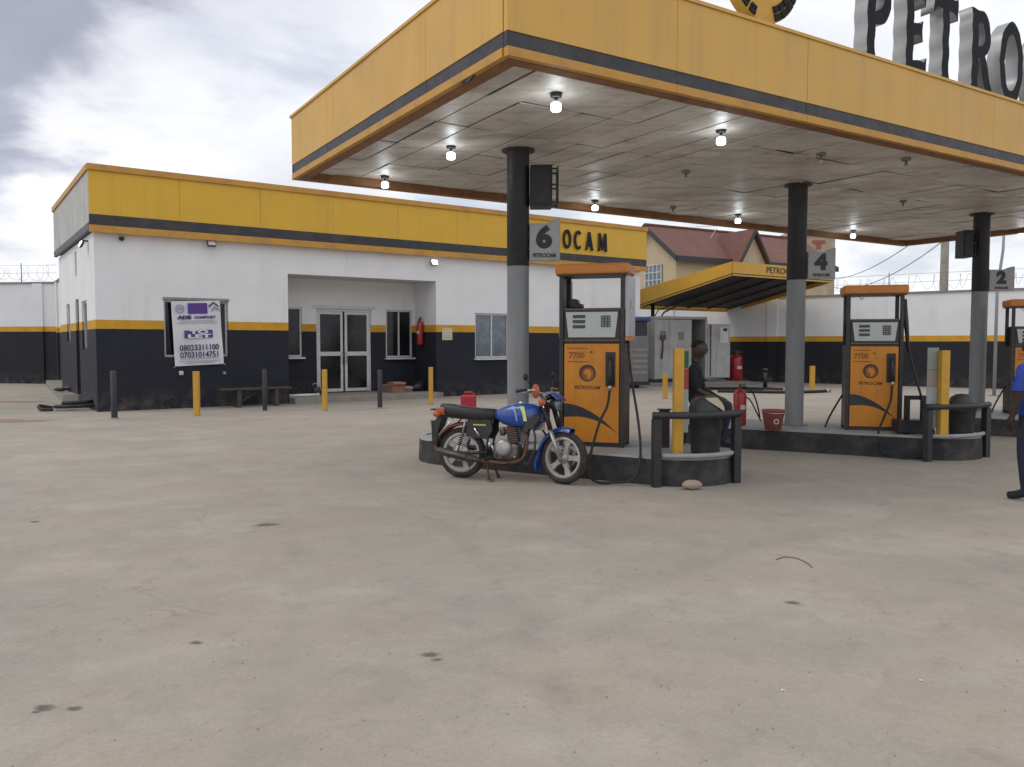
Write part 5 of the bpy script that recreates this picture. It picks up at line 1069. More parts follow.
def wheel(x, steer=0.):
    b = MB(); b.lathe([(.235, -.038), (.262, -.05), (.288, -.038), (.299, -.018), (.300, 0), (.299, .018), (.288, .038), (.262, .05), (.235, .038), (.235, -.038)], (0, 0, 0), 'y', 40)
    w_ = thing('x', (0, 0, 0), None, None); bpy.data.objects.remove(w_)
    o = b.build('wheel', M_tyre, bk, (x, 0, WR_), (0, 0, steer))
    for k in range(44):
        pass
    b = MB(); b.lathe([(.205, -.032), (.236, -.040), (.236, -.03), (.218, -.018), (.214, 0), (.218, .018), (.236, .03), (.236, .040), (.205, .032), (.200, 0), (.205, -.032)], (0, 0, 0), 'y', 40); b.build('rim', M_wheel, o)
    b = MB(); b.lathe([(.0005, -.06), (.02, -.06), (.024, -.045), (.062, -.04), (.066, 0), (.062, .04), (.024, .045), (.0005, .06)], (0, 0, 0), 'y', 20); b.build('hub', M_alloy, o)
    for k in range(5):
        b = MB(); a = 2 * math.pi * k / 5 + .3
        b.M = Matrix.Rotation(a, 4, 'Y'); b.prism([(-.034, .05), (.034, .05), (.024, .13), (.040, .207), (-.040, .207), (-.024, .13)], -.016, .016, 'xz'); b.build('spoke', M_wheel, o)
    return o
rw = wheel(0); STEER = rad(-16); fw = wheel(WB, STEER)
b = MB(); b.lathe([(.0005, -.075), (.03, -.075), (.10, -.065), (.105, -.045), (.09, -.042), (.0005, -.042)], (0, 0, 0), 'y', 24); b.build('brake_drum', M_alloy, rw)
b = MB(); b.lathe([(.05, .062), (.085, .062), (.085, .068), (.05, .068), (.05, .062)], (0, 0, 0), 'y', 24, False); b.build('sprocket', M_rust, rw)
b = MB(); b.lathe([(.07, .062), (.115, .062), (.115, .066), (.07, .066), (.07, .062)], (0, 0, 0), 'y', 28, False); b.build('brake_disc', M_steel, fw)
def bpart(name, m, b, par=bk, loc_=None, rot=None): return b.build(name, m, par, loc_, rot)
# frame
b = MB(); fr = spline([(1.02, 0, .86), (.86, 0, .66), (.80, 0, .44), (.72, 0, .22), (.50, 0, .19), (.34, 0, .24)]); b.tube(fr, .019, 8); bpart('down_tube', M_black, b)
b = MB(); b.tube(spline([(1.03, 0, .90), (.80, 0, .80), (.45, 0, .73), (.1, 0, .735), (-.28, 0, .76)]), .02, 8); bpart('frame_spine', M_black, b)
for s in (-1, 1):
    b = MB(); b.tube(spline([(.42, s * .08, .70), (.1, s * .11, .705), (-.2, s * .11, .725), (-.33, s * .1, .735)]), .012, 7); bpart('seat_rail', M_black, b)
    b = MB(); b.tube(spline([(.42, s * .09, .70), (.36, s * .10, .45), (.34, s * .09, .26)]), .013, 7); bpart('rear_frame_tube', M_black, b)
    b = MB(); b.tube([(.36, s * .085, .32), (.18, s * .10, .305), (-.03, s * .10, .30)], .017, 8); bpart('swing_arm', M_black, b)
    # shock absorber with spring
    b = MB(); b.cyl((.0, s * .125, .32), (.085, s * .125, .70), .012, None, 8); sh = bpart('shock_absorber', M_alloy, b)
    b = MB(); pts = [(.012 + .06 * i / 60 + .026 * math.cos(i * .9), s * .125 + .026 * math.sin(i * .9), .38 + .24 * i / 60) for i in range(61)]; b.tube(pts, .0055, 5); b.build('spring', M_black, sh)
# engine
b = MB(); b.box(.42, .74, -.10, .10, .24, .44, .045); bpart('crankcase', M_edark, b)
b = MB(); b.lathe([(.0005, -.165), (.06, -.162), (.088, -.15), (.098, -.125), (.098, -.09)], (.565, 0, .385), 'y', 28); bpart('clutch_cover', mat('polished_cover', (.40, .39, .38), .36, .5, dirt=((.2, .16, .13), .5, 14)), b)
b = MB(); b.lathe([(.098, .09), (.098, .125), (.085, .145), (.0005, .15)], (.62, 0, .36), 'y', 24); bpart('generator_cover', M_alloy, b)
b = MB(); b.lathe([(.03, -.115), (.045, -.11), (.05, -.09)], (.50, 0, .30), 'y', 16); bpart('oil_cover', M_alloy, b)
for k in range(7): b = MB(); z = .445 + .026 * k; b.M = Matrix.Translation((.66, 0, z)) @ Matrix.Rotation(rad(-12), 4, 'Y'); b.box(-.075, .075, -.075, .075, 0, .009, .003); bpart('cooling_fin', M_edark, b)
b = MB(); b.M = Matrix.Translation((.66, 0, .44)) @ Matrix.Rotation(rad(-12), 4, 'Y'); b.box(-.055, .055, -.055, .055, 0, .20); bpart('cylinder', M_rust, b)
b = MB(); b.M = Matrix.Translation((.655, 0, .61)) @ Matrix.Rotation(rad(-12), 4, 'Y'); b.box(-.07, .07, -.07, .07, .025, .09, .02); bpart('cylinder_head', M_edark, b)
b = MB(); b.cyl((.58, 0, .56), (.48, 0, .58), .03, None, 12); b.cyl((.52, -.03, .52), (.52, -.03, .62), .03, None, 12); bpart('carburettor', M_edark, b)
b = MB(); b.cyl((.72, -.08, .30), (.72, -.16, .29), .012, None, 8); bpart('drain_plug', M_chrome, b)
b = MB(); b.cyl((.46, -.12, .30), (.44, -.17, .42), .011, None, 8); b.cyl((.44, -.17, .42), (.44, -.24, .43), .013, None, 8); bpart('kick_starter', M_chrome, b)
# exhaust on the near side
b = MB(); b.tube(spline([(.74, -.03, .60), (.82, -.06, .54), (.845, -.09, .42), (.80, -.12, .27), (.66, -.14, .215), (.45, -.15, .215), (.30, -.155, .225)]), .019, 10); bpart('exhaust_pipe', M_rust, b)
b = MB(); b.tube([(.32, -.155, .225), (.24, -.16, .235), (.20, -.165, .24), (-.18, -.185, .31), (-.26, -.187, .325)], [.02, .03, .043, .046, .036], 14); mf = bpart('muffler', mat('dull_dark_muffler', (.07, .062, .058), .5, .5, var=.3, dirt=((.18, .11, .08), .5, 10)), b)
b = MB(); b.tube([(.14, -.215, .262), (-.12, -.232, .312)], [.022, .022], 8); b.build('heat_shield', M_edark, mf)
b = MB(); b.cyl((-.265, -.187, .326), (-.29, -.188, .33), .016, None, 10); b.build('tail_pipe', M_black, mf)
# chain case (far side), foot pegs, stand
b = MB(); b.box(-.06, .42, .075, .10, .27, .36, .02); bpart('chain_case', M_black, b)
for s in (-1, 1): b = MB(); b.cyl((.38, s * .10, .235), (.38, s * .27, .245), .016, None, 8); bpart('foot_peg', M_rubber, b)
for s in (-1, 1): b = MB(); b.tube([(.36, s * .09, .24), (.38, s * .12, .12), (.42, s * .15, .018)], .014, 7); b.box(.39, .47, s * .15 - .03, s * .15 + .03, .004, .016); bpart('stand_leg', M_rust, b)
b = MB(); b.tube([(.52, -.16, .20), (.62, -.19, .21), (.68, -.2, .23)], .009, 6); bpart('brake_pedal', M_rust, b)
# tank: lofted sections along x
def tank_ring(x, zc, hw, hh, low):
    out = []
    for k in range(18):
        a = 2 * math.pi * k / 18; c, s = math.cos(a), math.sin(a); sy = (abs(c) ** .7) * (1 if c >= 0 else -1); sz = (abs(s) ** .75) * (1 if s >= 0 else -1)
        out.append(Vector((x, hw * sy * (1 - .12 * max(0, sz)), zc + (hh if sz > 0 else low) * sz)))
    return out
b = MB(); b.loft([tank_ring(.40, .765, .035, .02, .03), tank_ring(.43, .768, .075, .045, .06), tank_ring(.52, .775, .12, .085, .12), tank_ring(.64, .785, .148, .115, .16), tank_ring(.78, .79, .156, .125, .175), tank_ring(.90, .79, .148, .115, .165), tank_ring(.965, .785, .12, .085, .13), tank_ring(.99, .78, .06, .04, .05)]); tk = bpart('fuel_tank', M_bblue, b)
b = MB(); b.lathe([(.045, .905), (.045, .917), (.038, .923), (.0005, .924)], (.74, 0, 0), n=18); b.build('filler_cap', M_chrome, tk)
for xs_, m in (((.80, .76, .815, .855), M_decal), ((.71, .66, .70, .755), M_decal2)):
    b = MB(); a0, a1, a2, a3 = xs_; b._add([(a0 + .02, -.159, .70), (a2 + .045, -.1585, .70), (a2, -.150, .868), (a1, -.150, .868), (a0, -.1585, .79), (a2 + .025, -.158, .79)], [(0, 1, 5, 4), (4, 5, 2, 3)]); b.build('decal', m, tk)
# seat
def seat_ring(x, zt, hw, th): 
    return [Vector((x, hw * c, zt + th * s)) for c, s in ((-1, -.95), (-1.0, .1), (-.86, .38), (-.5, .5), (0, .52), (.5, .5), (.86, .38), (1.0, .1), (1, -.95), (.5, -1.0), (0, -1.0), (-.5, -1.0))]
b = MB(); b.loft([seat_ring(.44, .775, .06, .05), seat_ring(.40, .785, .10, .09), seat_ring(.25, .785, .125, .095), seat_ring(.05, .80, .135, .10), seat_ring(-.15, .825, .13, .10), seat_ring(-.25, .83, .115, .09), seat_ring(-.28, .825, .08, .05)]); bpart('seat', M_seat, b)
for s in (-1, 1): b = MB(); b.prism([(.10, .50), (.36, .47), (.42, .58), (.40, .70), (.12, .705), (.06, .62)], s * .118, s * .098); o = bpart('side_cover', M_black, b); b = MB(); b.box(.18, .34, min(s * .119, s * .121), max(s * .119, s * .121), .63, .645); b.build('badge', M_gold, o)
b = MB(); b.tube([(.20, -.13, .60), (.27, -.125, .50)], .012, 6); bpart('cover_trim', M_chrome, b)
# fenders
def fender(x0, z0, R, a0, a1, hw, m, name, par=bk, n=14, drop=.03):
    b = MB(); rows = []
    for i in range(n + 1):
        a = rad(a0 + (a1 - a0) * i / n); row = []
        for y, q in ((-hw, -drop), (-hw * .85, -.008), (-hw * .4, 0.004), (0, .008), (hw * .4, .004), (hw * .85, -.008), (hw, -drop)): row.append(Vector((x0 + (R + q) * math.cos(a), y, z0 + (R + q) * math.sin(a))))
        rows.append(row)
    k = 7; b._add([p for r in rows for p in r] + [p + Vector((0, 0, -.003)) for r in rows for p in r], [(i * k + j, i * k + j + 1, (i + 1) * k + j + 1, (i + 1) * k + j) for i in range(n) for j in range(k - 1)] + [((n + 1) * k + i * k + j, (n + 1) * k + (i + 1) * k + j, (n + 1) * k + (i + 1) * k + j + 1, (n + 1) * k + i * k + j + 1) for i in range(n) for j in range(k - 1)], True)
    return b.build(name, m, par)
fender(0, WR_, .355, 60, 172, .075, mat('dull_red_fender', (.20, .05, .05), .5, dirt=((.2, .17, .15), .6, 8)), 'rear_fender')
b = MB(); b.prism([(-.30, .36), (-.36, .40), (-.38, .60), (-.30, .72), (-.24, .72), (-.29, .55)], -.085, .085); mud = bpart('mud_flap', M_black, b)
b = MB(); b.M = Matrix.Translation((-.37, 0, .60)) @ Matrix.Rotation(rad(-8), 4, 'Y'); b.box(-.012, .0, -.1, .1, -.07, .07, .004); b.build('number_plate', M_conc, mud)
b = MB(); b.box(-.36, -.285, -.075, .075, .73, .80, .02); tl = bpart('tail_light', M_amber, b)
for s in (-1, 1):
    b = MB(); b.cyl((-.26, s * .08, .74), (-.26, s * .17, .745), .009, None, 7); b.ball((-.26, s * .20, .748), .038, 12, 8, (1.3, .8, 1)); bpart('rear_indicator', M_amber, b)
    b = MB(); b.tube(spline([(-.05, s * .115, .76), (-.25, s * .125, .80), (-.36, s * .11, .80), (-.40, s * .06, .80), (-.41, 0, .80)]), .011, 7); bpart('grab_rail', M_black, b)
    b = MB(); b.tube([(-.08, s * .125, .70), (-.26, s * .12, .50)], .012, 6); bpart('fender_stay', M_chrome, b)
    b = MB(); b.tube([(-.30, s * .1, .52), (-.43, s * .11, .50)], .007, 5); b.tube([(-.30, s * .1, .42), (-.45, s * .11, .41)], .007, 5); bpart('plate_bracket', M_black, b)
for s in (-1, 1): b = MB(); b.box(-.31, -.19, min(s * .10, s * .135), max(s * .10, s * .135), .735, .83, .02); bpart('tail_reflector', M_amber, b)
# steering assembly built about the steering axis: everything rotates with STEER about the head
HX, HZ = 1.035, .88
st_ = MB(); st_.cyl((1.025, 0, .92), (1.05, 0, .80), .026, None, 12); bpart('steering_head', M_black, st_)
def S(p):     # steer a point about the rake axis through the head
    ax = Vector((WB - HX - .03, 0, WR_ - HZ)).normalized(); q = Vector(p) - Vector((HX, 0, HZ)); return (Matrix.Rotation(-STEER, 3, ax) @ q) + Vector((HX, 0, HZ))
SH = S((WB, 0, WR_)); fw.location = SH
for s in (-1, 1):
    b = MB(); b.cyl(S((1.045, s * .095, .95)), S((1.16, s * .095, .58)), .018, None, 10); lg = bpart('fork_leg', M_chrome, b)
    b = MB(); b.cyl(S((1.155, s * .095, .60)), S((WB, s * .095, WR_)), .026, .024, 10); b.build('fork_slider', M_alloy, lg)
    b = MB(); b.cyl(S((1.07, s * .095, .87)), S((1.15, s * .095, .62)), .029, None, 10); b.build('fork_gaiter', M_rubber, lg)
b = MB(); b.cyl(S((WB, -.11, WR_)), S((WB, .11, WR_)), .011, None, 8); bpart('front_axle', M_steel, b)
b = MB(); b.box(-.03, .03, -.12, .12, -.015, .015, .008); o = bpart('fork_clamp', M_black, b, bk, S((1.06, 0, .90)), (0, 0, STEER))
fn = fender(WB, WR_, .345, 72, 178, .062, M_bblue, 'front_fender', drop=.05)
fn.data.transform(Matrix.Translation((-WB, 0, -WR_))); fn.location = SH; fn.rotation_euler = (0, rad(0), STEER)
b = MB(); b.prism([(-.33, .04), (-.38, -.06), (-.36, -.18), (-.345, -.06), (-.30, .05)], -.055, .055); o = b.build('front_mud_flap', M_bblue, bk, SH, (0, 0, STEER))
b = MB(); b.lathe([(.0005, -.07), (.05, -.06), (.068, -.01), (.072, .04)], (0, 0, 0), 'x', 22); hl = bpart('headlight', M_black, b, bk, S((1.16, 0, .90)), (0, 0, STEER))
b = MB(); b.lathe([(.072, .04), (.066, .055), (.04, .064), (.0005, .067)], (0, 0, 0), 'x', 22); b.build('lens', M_glasslit, hl)
b = MB(); b.loft([[Vector((x_, .105 * c_, z_ + .02 * abs(c_) * -1)) for c_ in (-1, -.6, 0, .6, 1)] + [Vector((x_ - .02, .085 * c_, z_ - .012)) for c_ in (1, .6, 0, -.6, -1)] for x_, z_ in ((-.10, .15), (-.02, .14), (.06, .10), (.085, .06))], cap=True); bpart('cowl', M_bblue, b, bk, S((1.16, 0, .90)), (0, 0, STEER))
for s in (-1, 1): b = MB(); b.prism([(.80, .60), (.93, .62), (1.01, .74), (.97, .80), (.86, .72)], min(s * .125, s * .15), max(s * .125, s * .15)); bpart('tank_shroud', M_black, b)
for k, (yy) in enumerate((-.045, .045)): b = MB(); b.lathe([(.038, -.02), (.042, .02), (.0005, .025)], n=14); bpart('instrument', M_black, b, bk, S((1.10, yy, .99)), (0, rad(-30), STEER))
hb = [S(p) for p in ((.90, -.36, 1.07), (.96, -.27, 1.075), (1.02, -.14, 1.06), (1.045, -.06, .96), (1.05, 0, .955), (1.045, .06, .96), (1.02, .14, 1.06), (.96, .27, 1.075), (.90, .36, 1.07))]
b = MB(); b.tube(spline(hb, 4), .012, 8); bar = bpart('handlebar', M_chrome, b)
for s in (-1, 1):
    b = MB(); b.cyl(S((.885, s * .385, 1.068)), S((.955, s * .275, 1.076)), .019, None, 10); b.build('grip', M_rubber, bar)
    b = MB(); b.tube([S((.965, s * .26, 1.07)), S((1.0, s * .29, 1.06)), S((.955, s * .38, 1.055))], .007, 6); b.build('lever', M_alloy, bar)
    b = MB(); b.cyl(S((.985, s * .22, 1.08)), S((.95, s * .27, 1.20)), .006, None, 6); mr = bpart('mirror', M_black, b); 
    b = MB(); c = S((.95, s * .29, 1.225)); b.ball(c, .055, 14, 8, (.35, 1.15, .75)); b.build('mirror_head', M_black, mr)
    b = MB(); b.cyl(S((1.12, s * .09, .93)), S((1.11, s * .17, .935)), .009, None, 7); ind = bpart('front_indicator', M_black, b); b = MB(); b.ball(S((1.11, s * .20, .937)), .042, 12, 8, (1.1, .8, 1)); b.build('amber_lens', M_amber, ind)
# amber fairing piece seen above the tank on the near side
b = MB(); c0 = S((1.0, -.16, 1.06)); b.ball(c0, .07, 14, 9, (.7, .45, 1.2)); bpart('amber_hand_guard', M_amber, b)
for k, pts in enumerate((((1.02, -.14, 1.04), (1.13, -.12, .86), (1.08, -.08, .72), (.8, -.04, .66)), ((1.02, .14, 1.04), (1.16, .08, .80), (1.22, .06, .5), (1.26, .08, .34)), ((1.0, -.1, 1.05), (1.14, -.14, .93), (1.10, -.11, .78), (.92, -.10, .60)))):
    b = MB(); b.tube(spline([S(p) if i < 2 else p for i, p in enumerate(pts)]), .006, 6); bpart('cable', M_rubber, b)
b = MB(); b.tube(spline([(.93, -.15, .62), (.98, -.2, .52), (.97, -.2, .36), (.90, -.19, .22), (.85, -.16, .22)]), .013, 8); b.tube(spline([(.93, .15, .62), (.98, .2, .52), (.97, .2, .36), (.90, .19, .22), (.85, .16, .22)]), .013, 8); b.tube([(.93, -.15, .62), (.9, 0, .6), (.93, .15, .62)], .012, 8); bpart('crash_bar', M_black, b)
b = MB(); b.box(.86, 1.02, -.02, .02, .60, .72, .01); bpart('horn', M_alloy, b)
# ------------------------------------------------------------------ people
def skinned(name, J, E, parent, segs, mats, loc_, rz=0., sub=2, root='pelvis'):
    """J: joint -> (xyz, radius or (rx, ry)); E: joint pairs; segs: (joint a, joint b, material index) for the nearest-bone colouring"""
    names = list(J); me = bpy.data.meshes.new(name); me.from_pydata([J[n][0] for n in names], [(names.index(a), names.index(b)) for a, b in E], [])
    o = link(name, me, parent, loc_, (0, 0, rz)); m = o.modifiers.new('skin', 'SKIN'); m.use_smooth_shade = True; m.branch_smoothing = .35
    for i, n in enumerate(names):
        sv_ = me.skin_vertices[0].data[i]; r = J[n][1]; sv_.radius = r if isinstance(r, tuple) else (r, r); sv_.use_root = (n == root)
    ss = o.modifiers.new('sub', 'SUBSURF'); ss.levels = sub; ss.render_levels = sub
    S_ = [(Vector(J[a][0]), Vector(J[b][0]), k) for a, b, k in segs]
    def paint(me2):
        for p in me2.polygons:
            best = 1e9; c = p.center
            for a, b_, k in S_:
                d = b_ - a; u = max(0, min(1, (c - a).dot(d) / max(1e-9, d.dot(d)))); q = (c - a - d * u).length
                if q < best: best = q; p.material_index = k
            p.use_smooth = True
    DEFER.append((o, mats, paint)); return o
def hand(J, E, wrist, d, side, palm_n, s=1., curl=.5, pre=''):
    """five separate fingers rooted in the palm; d: pointing direction, side: towards the thumb, palm_n: out of the palm"""
    w_ = Vector(J[wrist][0]); d = Vector(d).normalized(); side = Vector(side).normalized(); pn = Vector(palm_n).normalized(); pk = pre + 'palm'
    J[pk] = (tuple(w_ + d * .055 * s), (.034 * s, .020 * s)); E.append((wrist, pk)); ends = []
    for k, (off, ln) in enumerate(((.030, .070), (.010, .078), (-.011, .072), (-.030, .056))):
        a = w_ + d * .095 * s + side * off * s; b_ = a + (d * (1 - curl * .35) + pn * curl * .6).normalized() * ln * .55 * s; c = b_ + (d * (1 - curl) + pn * curl * 1.3).normalized() * ln * .5 * s
        for q, p, r in (('a', a, .0095), ('b', b_, .0088), ('c', c, .0075)): J[pre + 'f%d%s' % (k, q)] = (tuple(p), r * s)
        E += [(pk, pre + 'f%da' % k), (pre + 'f%da' % k, pre + 'f%db' % k), (pre + 'f%db' % k, pre + 'f%dc' % k)]
    a = w_ + d * .035 * s + side * .030 * s; b_ = a + (d * .7 + side * .6 + pn * .3).normalized() * .042 * s; c = b_ + (d * .95 + side * .1 + pn * .35).normalized() * .032 * s
    for q, p, r in (('a', a, .012), ('b', b_, .0105), ('c', c, .0085)): J[pre + 't' + q] = (tuple(p), r * s)
    E += [(pk, pre + 'ta'), (pre + 'ta', pre + 'tb'), (pre + 'tb', pre + 'tc')]
M_navycloth = mat('dark_navy_cloth', (.010, .011, .018), .9, var=.3, scale=12, bump=.3, bscale=30); M_bluecloth = mat('royal_blue_shirt_cloth', (.022, .05, .30), .85, var=.2, scale=9, bump=.35, bscale=22); M_hair = mat('black_hair', (.008, .007, .007), .9); M_shoe = mat('black_shoe', (.012, .012, .013), .5); M_eye = mat('eye_white', (.6, .58, .55), .3)
M_trouser = mat('dark_blue_trouser_cloth', (.014, .018, .04), .9, var=.3, scale=10, bump=.35, bscale=22); M_sole = mat('shoe_sole', (.03, .03, .03), .7)
def head_parts(root, c, f, s=1.):
    """face details on the head: c head centre, f facing (unit, horizontal)"""
    c = Vector(c); f = Vector(f).normalized(); r = Vector((f.y, -f.x, 0)); up_ = Vector((0, 0, 1)); R = Matrix((r, f, up_)).transposed().to_4x4(); base = Matrix.Translation(c - f * .010) @ R
    def P(name, m, fn): b = MB(); b.M = base; fn(b); b.build(name, m, root)
    P('nose', M_skin, lambda b: b.loft([[Vector((x * .008, .088 + y, .018)) for x, y in ((-1, 0), (1, 0), (.6, .008), (-.6, .008))], [Vector((x * .014, .088 + y, -.01)) for x, y in ((-1, 0), (1, 0), (.6, .018), (-.6, .018))], [Vector((x * .021, .086 + y, -.028)) for x, y in ((-1, 0), (1, 0), (.6, .02), (-.6, .02))]]))
    for sx in (-1, 1):
        P('eye', M_eye, lambda b: b.ball((sx * .032, .082, .016), .011, 10, 6, (1.3, .6, .7))); P('pupil', M_hair, lambda b: b.ball((sx * .032, .0885, .016), .0048, 8, 6))
        P('ear', M_skin, lambda b: b.ball((sx * .080, -.005, .0), .03, 10, 6, (.35, .65, 1.05)))
        P('brow', M_hair, lambda b: b.box(sx * .032 - .017, sx * .032 + .017, .084, .091, .032, .037))
    P('mouth', mat('lip', (.05, .02, .018), .5), lambda b: b.ball((0, .080, -.052), .022, 12, 6, (1.1, .5, .36)))
    def hr(b):
        prof = [(max(.0005, math.sin(math.pi * i / 14)), math.cos(math.pi * i / 14)) for i in range(0, 8)]
        b.M = base @ Matrix.Translation((0, -.012, .022)) @ Matrix.Diagonal((.083, .098, .094, 1)); b.lathe([(a, c_) for a, c_ in prof], n=24)
    P('hair', M_hair, hr)
def body_common(J, neck, head_c, f):
    n_ = Vector(neck); h_ = Vector(head_c); f = Vector(f).normalized()
    J['neck'] = (tuple(n_), .064); J['skull_base'] = (tuple(h_ + Vector((0, 0, -.065)) + f * .012), (.092, .092)); J['skull'] = (tuple(h_ + Vector((0, 0, .02)) - f * .002), (.116, .116)); J['crown'] = (tuple(h_ + Vector((0, 0, .09)) - f * .012), (.088, .088)); J['chin'] = (tuple(h_ + Vector((0, 0, -.088)) + f * .042), .058)
# seated person: on a stool behind the bin, facing right in the picture
sp_ = at(700, 440, IZ); sp_ = Vector((2.27, 10.0, IZ)); SA = rad(-18)
ps = thing('person', sp_, 'person in a dark top sitting behind the bin, facing right, hands on lap', 'person', SA)
J = {'pelvis': ((0, 0, .50), (.14, .125)), 'waist': ((-.005, 0, .66), (.125, .115)), 'chest': ((.015, 0, .84), (.155, .125)), 'upper': ((.025, 0, .955), (.13, .10)), 'clav': ((.03, 0, 1.03), (.075, .07))}
hc = (.085, 0, 1.205); body_common(J, (.045, 0, 1.085), hc, (1, 0, 0))
E = [('pelvis', 'waist'), ('waist', 'chest'), ('chest', 'upper'), ('upper', 'clav'), ('clav', 'neck'), ('neck', 'skull_base'), ('skull_base', 'skull'), ('skull', 'crown'), ('skull_base', 'chin')]
for s, k in ((-1, 'r'), (1, 'l')):
    J[k + 'sh'] = ((.02, s * .175, .975), .062); J[k + 'el'] = ((.06 if s < 0 else .1, s * .235, .70), .045); J[k + 'wr'] = ((.29, s * .11, .60), .029)
    E += [('upper', k + 'sh'), (k + 'sh', k + 'el'), (k + 'el', k + 'wr')]; hand(J, E, k + 'wr', (.9, -s * .35, -.15), (.2, -s * 1, .2), (0, 0, -1), .9, .45, k)
    J[k + 'hip'] = ((.06, s * .095, .485), .098); J[k + 'kn'] = ((.44, s * .13, .52), .066); J[k + 'cf'] = ((.40, s * .125, .30), .055); J[k + 'an'] = ((.345, s * .12, .085), .042); J[k + 'bl'] = ((.45, s * .13, .04), (.045, .034)); J[k + 'toe'] = ((.54, s * .135, .033), (.036, .028))
    E += [('pelvis', k + 'hip'), (k + 'hip', k + 'kn'), (k + 'kn', k + 'cf'), (k + 'cf', k + 'an'), (k + 'an', k + 'bl'), (k + 'bl', k + 'toe')]
sg_ = [('pelvis', 'waist', 0), ('waist', 'upper', 0), ('upper', 'clav', 0), ('neck', 'skull', 1), ('skull', 'crown', 1), ('skull_base', 'chin', 1)]
for k in 'rl': sg_ += [('upper', k + 'sh', 0), (k + 'sh', k + 'el', 0), (k + 'el', k + 'wr', 1), (k + 'wr', k + 'f1c', 1), (k + 'palm', k + 'f3c', 1), (k + 'palm', k + 'tc', 1), ('pelvis', k + 'hip', 2), (k + 'hip', k + 'kn', 2), (k + 'kn', k + 'an', 2), (k + 'bl', k + 'toe', 3)]
skinned('body', J, E, ps, sg_, [M_navycloth, M_skin, M_trouser, M_shoe], (0, 0, 0)); head_parts(ps, hc, (1, 0, 0))
stl = thing('stool', sp_, 'low dark stool under the seated person', 'stool', SA); b = MB(); b.lathe([(.0005, .355), (.17, .355), (.18, .365), (.18, .385), (.0005, .39)], (0, 0, 0), n=20); b.build('seat', M_wood, stl)
for a in range(4): b = MB(); b.cyl((.13 * math.cos(a * 1.57 + .78), .13 * math.sin(a * 1.57 + .78), .355), (.16 * math.cos(a * 1.57 + .78), .16 * math.sin(a * 1.57 + .78), 0), .018, .016, 8); b.build('leg', M_wood, stl)
# standing person at the right edge
fp = at(1032, 500); PA = rad(112)
pt = thing('person', Vector((fp.x, fp.y, 0)), 'person in a blue shirt and dark trousers standing at the right edge', 'person', PA)
J = {'pelvis': ((0, 0, .90), (.145, .115)), 'waist': ((.0, 0, 1.03), (.14, .11)), 'chest': ((.01, 0, 1.20), (.165, .12)), 'upper': ((.0, 0, 1.33), (.14, .10)), 'clav': ((.0, 0, 1.405), (.08, .07))}
hc = (.045, 0, 1.575); body_common(J, (.015, 0, 1.46), hc, (1, 0, 0)); E = [('pelvis', 'waist'), ('waist', 'chest'), ('chest', 'upper'), ('upper', 'clav'), ('clav', 'neck'), ('neck', 'skull_base'), ('skull_base', 'skull'), ('skull', 'crown'), ('skull_base', 'chin')]
for s, k in ((-1, 'r'), (1, 'l')):
    J[k + 'sh'] = ((0, s * .19, 1.36), .07); J[k + 'ua'] = ((-.005, s * .235, 1.2), .062); J[k + 'el'] = ((-.01, s * .255, 1.09), .042); J[k + 'wr'] = ((.06, s * .25, .86), .029); E += [('upper', k + 'sh'), (k + 'sh', k + 'ua'), (k + 'ua', k + 'el'), (k + 'el', k + 'wr')]; hand(J, E, k + 'wr', (.25, -s * .05, -1), (1, 0, .2), (0, -s, 0), 1., .35, k)
    J[k + 'hip'] = ((0, s * .095, .86), .105); J[k + 'kn'] = ((.02, s * .11, .48), .072); J[k + 'cf'] = ((-.005, s * .115, .30), .066); J[k + 'an'] = ((-.02, s * .12, .09), .052); J[k + 'bl'] = ((.09, s * .13, .045), (.046, .036)); J[k + 'toe'] = ((.17, s * .14, .035), (.038, .030))
    E += [('pelvis', k + 'hip'), (k + 'hip', k + 'kn'), (k + 'kn', k + 'cf'), (k + 'cf', k + 'an'), (k + 'an', k + 'bl'), (k + 'bl', k + 'toe')]
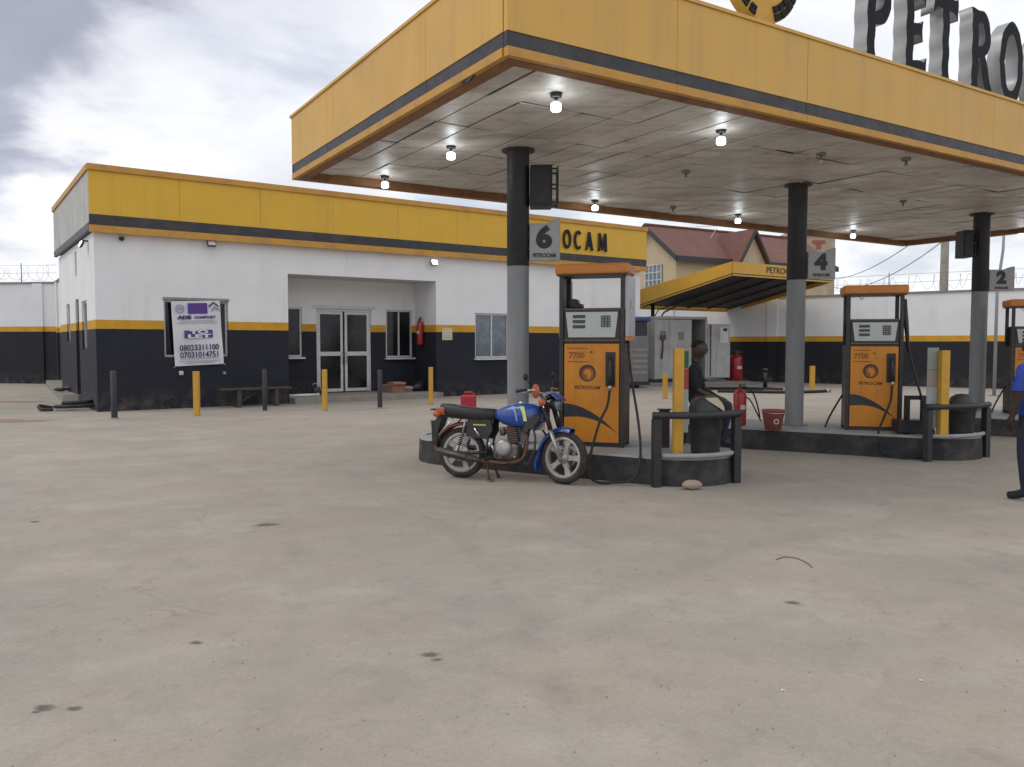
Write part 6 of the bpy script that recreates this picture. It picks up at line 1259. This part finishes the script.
sg_ = [('pelvis', 'waist', 0), ('waist', 'upper', 0), ('upper', 'clav', 0), ('neck', 'skull', 1), ('skull', 'crown', 1), ('skull_base', 'chin', 1)]
for k in 'rl': sg_ += [('upper', k + 'sh', 0), (k + 'sh', k + 'ua', 0), (k + 'el', k + 'wr', 1), (k + 'wr', k + 'f1c', 1), (k + 'palm', k + 'f3c', 1), (k + 'palm', k + 'tc', 1), (k + 'hip', k + 'kn', 2), (k + 'kn', k + 'an', 2), (k + 'bl', k + 'toe', 3)]
skinned('body', J, E, pt, sg_, [M_bluecloth, M_skin, M_trouser, M_shoe], (0, 0, 0)); head_parts(pt, hc, (1, 0, 0))
b = MB(); b.M = Matrix.Diagonal((1, 1.28, 1, 1)); b.lathe([(.125, .86), (.135, .92), (.132, .99), (.118, 1.02)], n=26); b.build('shirt_hem', M_bluecloth, pt)
b = MB(); b.M = Matrix.Translation((0, 0, 0)); 
for s in (-1, 1): b = MB(); b.tube([(-.004, s * .236, 1.215), (-.006, s * .245, 1.15), (-.008, s * .25, 1.115)], [.066, .066, .068], 14, False); b.build('sleeve', M_bluecloth, pt)
b = MB(); b.box(.0, .05, -.238 - .03, -.238 + .02, 1.26, 1.31); bpy.data.meshes  # badge on the sleeve
b = MB(); b.box(-.03, .03, .262, .268, 1.22, 1.28, .002); b.build('sleeve_patch', M_decal2, pt)
# ------------------------------------------------------------------ turn text and outline curves into meshes
bpy.context.view_layer.update()
dg = bpy.context.evaluated_depsgraph_get()
conv = []
for o, mats, mode in DEFER:
    me = bpy.data.meshes.new_from_object(o.evaluated_get(dg)); conv.append((o, mats, mode, me))
for o, mats, mode, me in conv:
    me.materials.clear()
    for m in mats: me.materials.append(m)
    if mode == 'side':
        for p in me.polygons: p.material_index = 0 if abs(p.normal.z) > .7 else 1
    elif callable(mode): mode(me)
    nm = o.name; par = o.parent; l = o.location.copy(); r = o.rotation_euler.copy(); s = o.scale.copy(); props = {k: o[k] for k in o.keys()}
    bpy.data.objects.remove(o); q = link(nm, me, par, l, r); q.scale = s
    for k, v in props.items(): q[k] = v
